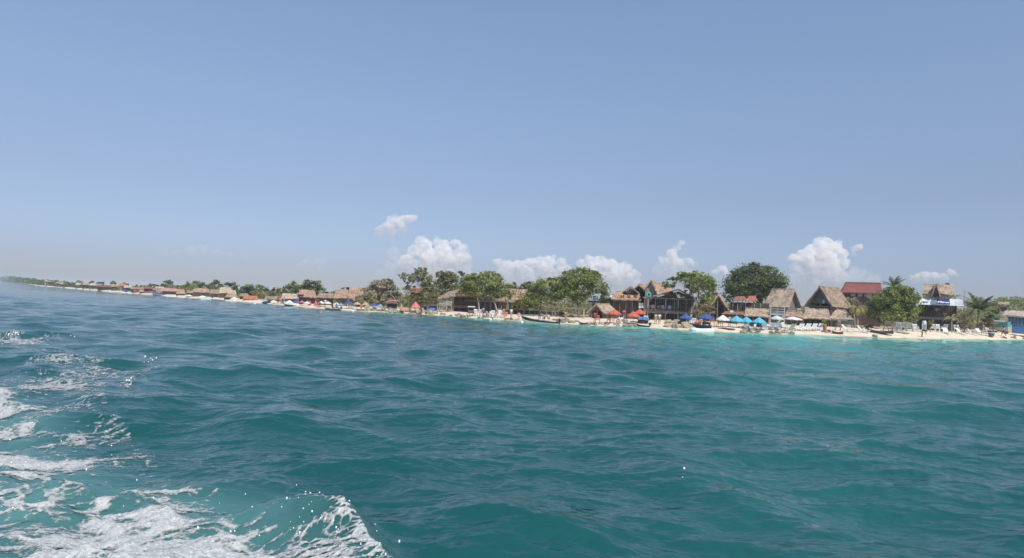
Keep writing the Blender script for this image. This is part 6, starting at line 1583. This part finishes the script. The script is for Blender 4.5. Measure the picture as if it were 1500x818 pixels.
mb = MB(); mb.ball((0, 0, .25), .5, 10, 6, (2.4, 1, .7)); mb.build('hull', P_BLACK, T); mb = MB(); mb.tube([(.1, 0, .6), (.9, 0, .65)], .2, 7); mb.build('saddle', P_BLACK, T); mb = MB(); mb.tube([(-.3, -.4, 1.0), (-.35, 0, .95), (-.3, .4, 1.0)], .05, 5); mb.tube([(-.5, 0, .5), (-.35, 0, .95)], .12, 6); mb.build('handlebar', P_WHITE, T)
# derelict boats
def old_boat(label, px0, px1, pyb, hpx, mat, rot):
    F = frame_at((px0+px1)/2, pyb); L_ = (px1-px0)/F.s; h = hpx/F.s; T = thing('old_boat', label, 'boat', F.o, F.yaw+R(rot), 'old wooden boats on the sand')
    hv, hf, iv = [], [], []
    for i in range(13):
        u = i/12; x = -L_/2+L_*u; wv = .1+.55*math.sin(math.pi*(.08+.84*u))**.6; zt = h*(.62+.6*abs(u-.55)**1.6*2); zk = -.04+.5*h*max(0, 1-u/.15)**2
        hv += [(x, -wv, zt), (x, -wv*.7, zk+.08), (x, wv*.7, zk+.08), (x, wv, zt)]; iv += [(x, -wv*.9, zt-.02), (x, -wv*.6, zk+.18), (x, wv*.6, zk+.18), (x, wv*.9, zt-.02)]
    for i in range(12): hf += [(i*4+j, i*4+j+1, i*4+j+5, i*4+j+4) for j in range(3)]
    hf += [(0,1,2,3), (48,49,50,51)]
    mb = MB(); mb.add(hv, hf); mb.build('hull', mat, T); mb = MB(); mb.add(iv, [tuple(reversed(f)) for f in hf]); mb.build('inner_hull', W_GREY, T)
    for u in (.35, .65): mb = MB(); x = -L_/2+L_*u; mb.box(x-.1, x+.1, -.5, .5, h*.5, h*.56); mb.build('bench', W_GREY, T)
    return T
old_boat('long dark derelict boat on the sand under the round green tree', 1272, 1306, 489, 6, W_DARK, 4)
old_boat('short dark red wooden boat below the hipped thatch roof', 1219.5, 1234, 489.5, 4.5, plain('wood_maroon', (.16,.075,.055), .8, .3, 2), 6)
old_boat('small dark boat shell below the swing frame', 848, 861, 475.3, 3.2, W_DARK, 3)
# grey barrel
F = frame_at(1452, 493.8); T = at_frame('barrel', 'dark grey tapered barrel with a pale band alone on the sand', 'barrel', F)
mb = MB(); mb.tube([(0,0,-.05),(0,0,.12),(0,0,.6),(0,0,.95)], [.2,.36,.5,.5], 14); b_ = mb.build('body', plain('barrel_grey', (.12,.125,.14), .6, .2, 3), T)
mb = MB(); mb.tube([(0,0,.66),(0,0,.76)], .515, 14); mb.build('band', P_WHITE, b_); mb = MB(); mb.tube([(0,0,.953),(0,0,1.0)], [.47,.44], 14); mb.build('lid', P_BLACK, T)
# blue covered boat shape beside the orange parasols
F = frame_at(942, 474); T = at_frame('covered_boat', 'small boat under a bright blue cover beside the orange red parasols', 'boat', F)
mb = MB(); mb.slab((-.95,-.6,.55), (.95,-.6,.5), (.55,.1,.95), (-.6,.1,.98), .06, 8, 5, .05, .05); mb.slab((.95,.8,.55), (-.95,.8,.5), (-.6,.1,.975), (.55,.1,.945), .06, 8, 5, .05, .05); mb.build('cover', P_BLUE, T)
mb = MB(); mb.ball((0, .1, .3), .45, 10, 6, (1.9, 1.2, .85)); mb.build('hull', W_DARK, T)
for x in (-.8, .8): mb = MB(); mb.tube([(x, 0, -.2), (x, 0, .6)], .04, 5); mb.build('support', W_GREY, T)
# motorcycle
F = frame_at(911, 474.6); T = at_frame('motorcycle', 'motorcycle with a white fairing between the orange red parasols', 'motorcycle', F); T.rotation_euler.z += R(18)
for x in (-.62, .62):
    mb = MB(); rr = [(x+.3*math.cos(a*.5236), 0, .33+.3*math.sin(a*.5236)) for a in range(13)]; mb.tube(rr, .06, 6, False); w_ = mb.build('wheel', P_BLACK, T)
    mb = MB(); mb.tube([(x, -.05, .33), (x, .05, .33)], .12, 8)
    for a in range(6): mb.tube([(x, 0, .33), (x+.27*math.cos(a*1.047), 0, .33+.27*math.sin(a*1.047))], .012, 4)
    mb.build('rim', W_GREY, w_)
mb = MB(); mb.ball((-.05, 0, .78), .24, 8, 6, (1.3,.6,.8)); mb.ball((-.5, 0, .85), .2, 8, 6, (.8,.8,1.1)); mb.build('fairing', P_WHITE, T)
mb = MB(); mb.beam((-.05, 0, .45), (.45, 0, .55), .22, .26); mb.tube([(-.62, -.06, .33), (-.4, -.06, 1.0)], .03, 5); mb.tube([(.62, .07, .33), (.2, .07, .5)], .03, 5); mb.build('engine', W_GREY, T)
mb = MB(); mb.beam((.12, 0, .80), (.75, 0, .88), .22, .1); mb.build('saddle', P_BLACK, T); mb = MB(); mb.tube([(-.34, -.34, 1.08), (-.4, 0, 1.02), (-.34, .34, 1.08)], .022, 5); mb.build('handlebar', P_BLACK, T)
F = frame_at(914, 474); T = at_frame('palm_post', 'pale post topped by a red and white flower basket between the orange red parasols', 'post', F); x, z = F.xz(914, 457)
mb = MB(); mb.tube([(x, .4, -.2), (x, .4, z)], .07, 6); mb.build('pole', W_PALE, T); mb = MB(); mb.ball((x, .4, z), .3, 8, 5, (1,1,.7), .2); mb.build('flower_basket', PR, T)
F = frame_at(1208, 485); T = at_frame('plant_pot', 'tall red brown pot with a yellow green plant beside the row of four loungers', 'plant', F); x, z = F.xz(1208, 468)
mb = MB(); mb.tube([(0,0,-.1),(0,0,.3),(0,0,.8),(0,0,1.0)], [.2,.28,.24,.2], 10); mb.build('pot', plain('pot_terracotta', (.34,.17,.11), .8, .2, 2), T)
v, f, t = crown(F, [(1208, 471, 3.6, 4.2, 0.0)], .22, 5, 1.8); me = mesh_from_arrays('leaves', v, f); set_attr(me, 'tint', t); link('leaves', me, LEAF['yellow'], T)
# wooden rack
F = frame_at(1303, 486.5); T = at_frame('wooden_rack', 'grey leaning wooden rack behind the long derelict boat', 'rack', F); zt = F.z(1303, 471); hw = 5.5/F.s
for x in (-hw, hw): mb = MB(); mb.beam((x-.35, -.3, -.1), (x+.1, .4, zt), .1); mb.beam((x+.5, 1.0, -.1), (x+.12, .42, zt*.98), .08); mb.build('frame', W_GREY, T)
for i in range(6): u = .2+.75*i/5; mb = MB(); mb.beam((-hw-.35+.45*u-.1, -.33+.7*u, zt*u), (hw-.35+.45*u+.1, -.33+.7*u, zt*u), .09, .05); mb.build('slat', W_GREY, T)
# logs, rocks, driftwood
def log(label, px0, px1, py, r, mat=W_DARK, group='logs and planks at the water edge'):
    F = frame_at((px0+px1)/2, py); T = at_frame('log', label, 'log', F, group); h = (px1-px0)/2/F.s; q = rnd.uniform(-.2,.2)
    mb = MB(); mb.tube([(-h, q, r*.5), (-h*.4, q*.3+.05, r*.75), (h*.3, -q*.5, r*.65), (h, -q, r*.55)], [r*.8, r, r*.95, r*.6], 8); mb.build('trunk', mat, T); mb = MB(); mb.tube([(-h*.2, .02, r), (-h*.05, .15, r+.22)], [r*.3, r*.2], 5); mb.build('branch_stub', mat, T)
for a in [('long dark log before the light blue parasols', 1052, 1076, 483, .14), ('dark plank left of the short red wooden boat', 1204, 1213, 487, .14, W_BROWN), ('dark log at the foot of the motorcycle', 884, 893, 475.6, .14), ('short dark log right of the orange red parasols', 918, 928, 475.4, .12),
          ('driftwood branch beside the walking person', 1476, 1490, 491.6, .12, W_BROWN), ('driftwood log at the picture edge below the blue building', 1489, 1504, 493.6, .15, W_BROWN), ('short driftwood at the feet of the walking person', 1464, 1474, 495.2, .10, W_BROWN), ('grey log under the moored skiff stern', 815, 829, 472.3, .16, W_GREY), ('dark log below the straw shelter', 862, 872, 475.4, .11), ('log in the shade by the derelict boat', 1306, 1330, 488.6, .14, W_GREY), ('brown log before the straw parasols', 522, 538, 455, .12, W_BROWN), ('brown log beside the pale crate', 556, 566, 456.6, .14, W_BROWN)]:
    log(*a)
RK = []
def rock_mesh(seed, mat):
    r_ = random.Random(seed); mb = MB(); st = rnd.getstate(); rnd.seed(seed); mb.ball((0,0,.12), .3, 8, 6, (1.25, 1, .75), .28); rnd.setstate(st); o = mb.build('rock', mat); me = o.data; bpy.data.objects.remove(o); return me
for i in range(5): RK.append(rock_mesh(100+i, ROCK)); RK.append(rock_mesh(200+i, ROCK2))
rq = random.Random(77)
def rocks(label, px0, px1, n_, up0, up1, sz, tan=.5, group=None):
    """rocks scattered along the edge: up0..up1 photo pixels above the waterline"""
    for i in range(n_):
        px = rq.uniform(px0, px1); F = frame_at(px, wl(px)-rq.uniform(up0, up1))
        me = RK[2*rq.randrange(5)+(1 if rq.random() < tan else 0)]; o = link('rock', me); s = rq.uniform(*sz); o.scale = (s*rq.uniform(.8,1.5), s, s*rq.uniform(.7,1.2)); o.location = F.o; o.rotation_euler = (0, 0, rq.uniform(0, 6.28))
        tag(o, label, 'rock', group or label)
rocks('tan boulder in the pile left of the jet ski', 974, 1010, 34, 3, 9.5, (.9, 1.9), .85)
rocks('grey brown rock at the edge before the light blue parasols', 1088, 1111, 16, .5, 4.5, (.8, 1.4), .4)
rocks('rock at the edge below the stair tower', 1126, 1162, 9, .3, 2.5, (.6, 1.1), .3)
rocks('tan or brown rock lining the shore below the small red parasol', 568, 642, 60, .3, 4.0, (.9, 1.7), .55)
rocks('brown rock at the edge between the stilt hut and the white chairs', 642, 706, 16, .3, 2.5, (.7, 1.3), .3)
rocks('dark rock along the edge under the row of sitters', 706, 762, 8, .3, 2.5, (.6, 1.2), .2)
rocks('rock along the edge between the swing frame and the orange parasols', 858, 932, 20, .3, 3.0, (.6, 1.25), .4)
rocks('pale rock at the edge below the feathery tree', 540, 570, 12, .5, 3.5, (.8, 1.5), .6)
rocks('small rock by the walking person', 1455, 1502, 6, .5, 4, (.5, 1.0), .3)
rocks('lone brown rock at the edge below the derelict boat', 1279, 1283, 1, 1, 2, (1.1, 1.2), .0)
rocks('brown stone left of the short red wooden boat', 1203, 1216, 4, 4, 8, (.6, 1.0), .1)
rocks('stone below the broad round tree', 808, 846, 12, 1.0, 6, (.7, 1.6), .5)
# odd pieces
F = frame_at(690, 463); T = at_frame('food_cart', 'dark food cart with a white top near the left white chairs', 'cart', F)
mb = MB(); mb.box(-.55, .55, -.3, .4, .45, 1.0); mb.build('body', W_BROWN, T); mb = MB(); mb.box(-.65, .65, -.4, .5, 1.55, 1.7); mb.build('top', P_WHITE, T)
for x in (-.5, .5):
    mb = MB(); mb.tube([(x, -.2, 1.0), (x, -.2, 1.55)], .03, 5); mb.build('post', W_GREY, T); mb = MB(); mb.tube([(x+.25*math.cos(a*.5236), -.35, .25+.25*math.sin(a*.5236)) for a in range(13)], .04, 5, False); mb.build('wheel', P_BLACK, T)
F = frame_at(729.5, 464); T = at_frame('hung_towel', 'pink towel hanging beside the tree trunk above the sitters', 'towel', F); z0_, z1_ = F.z(729.5, 460), F.z(729.5, 453)
mb = MB(); mb.slab((-.3, .3, z0_), (.35, .3, z0_), (.3, .3, z1_), (-.25, .3, z1_), .03, 5, 5, .03); mb.build('cloth', plain('towel_pink', (.42,.22,.22), .9, .25, 2), T)
mb = MB(); mb.tube([(-.4, .33, z1_+.03), (.45, .33, z1_+.05)], .025, 5); mb.tube([(.45, .33, -.1), (.45, .33, z1_+.05)], .03, 5); mb.tube([(-.4, .33, -.1), (-.4, .33, z1_+.03)], .03, 5); mb.build('line', W_GREY, T)
F = frame_at(537, 455.5); T = at_frame('crate', 'pale wooden crate on the sand right of the straw parasols', 'crate', F)
mb = MB()
for k in range(4): mb.box(-.45, .45, -.35, -.31, .05+.22*k, .22+.22*k); mb.box(-.45, .45, .31, .35, .05+.22*k, .22+.22*k)
mb.box(-.44, .44, -.30, .30, 0, .9); mb.build('box', W_PALE, T)
for px, py, lab in ((884, 475, 'red bundle'),):
    pass
on_floor('person in red standing on the red roofed house balcony', 1240, Frame(1262, 30).o.z+Frame(1262, 30).z(1262, 449)+.02, 28.9, 'stand', 0, red, blk)
on_floor('person in blue standing on the red roofed house balcony', 1250, Frame(1262, 30).o.z+Frame(1262, 30).z(1262, 449)+.02, 28.9, 'stand', 20, blu, gry)
on_floor('person in pale clothes at the painted awning bar balcony', 1371, Frame(1374, 13).o.z+Frame(1374, 13).z(1374, 465)+.02, 13.8, 'stand', -10, (.5,.4,.3), blk)
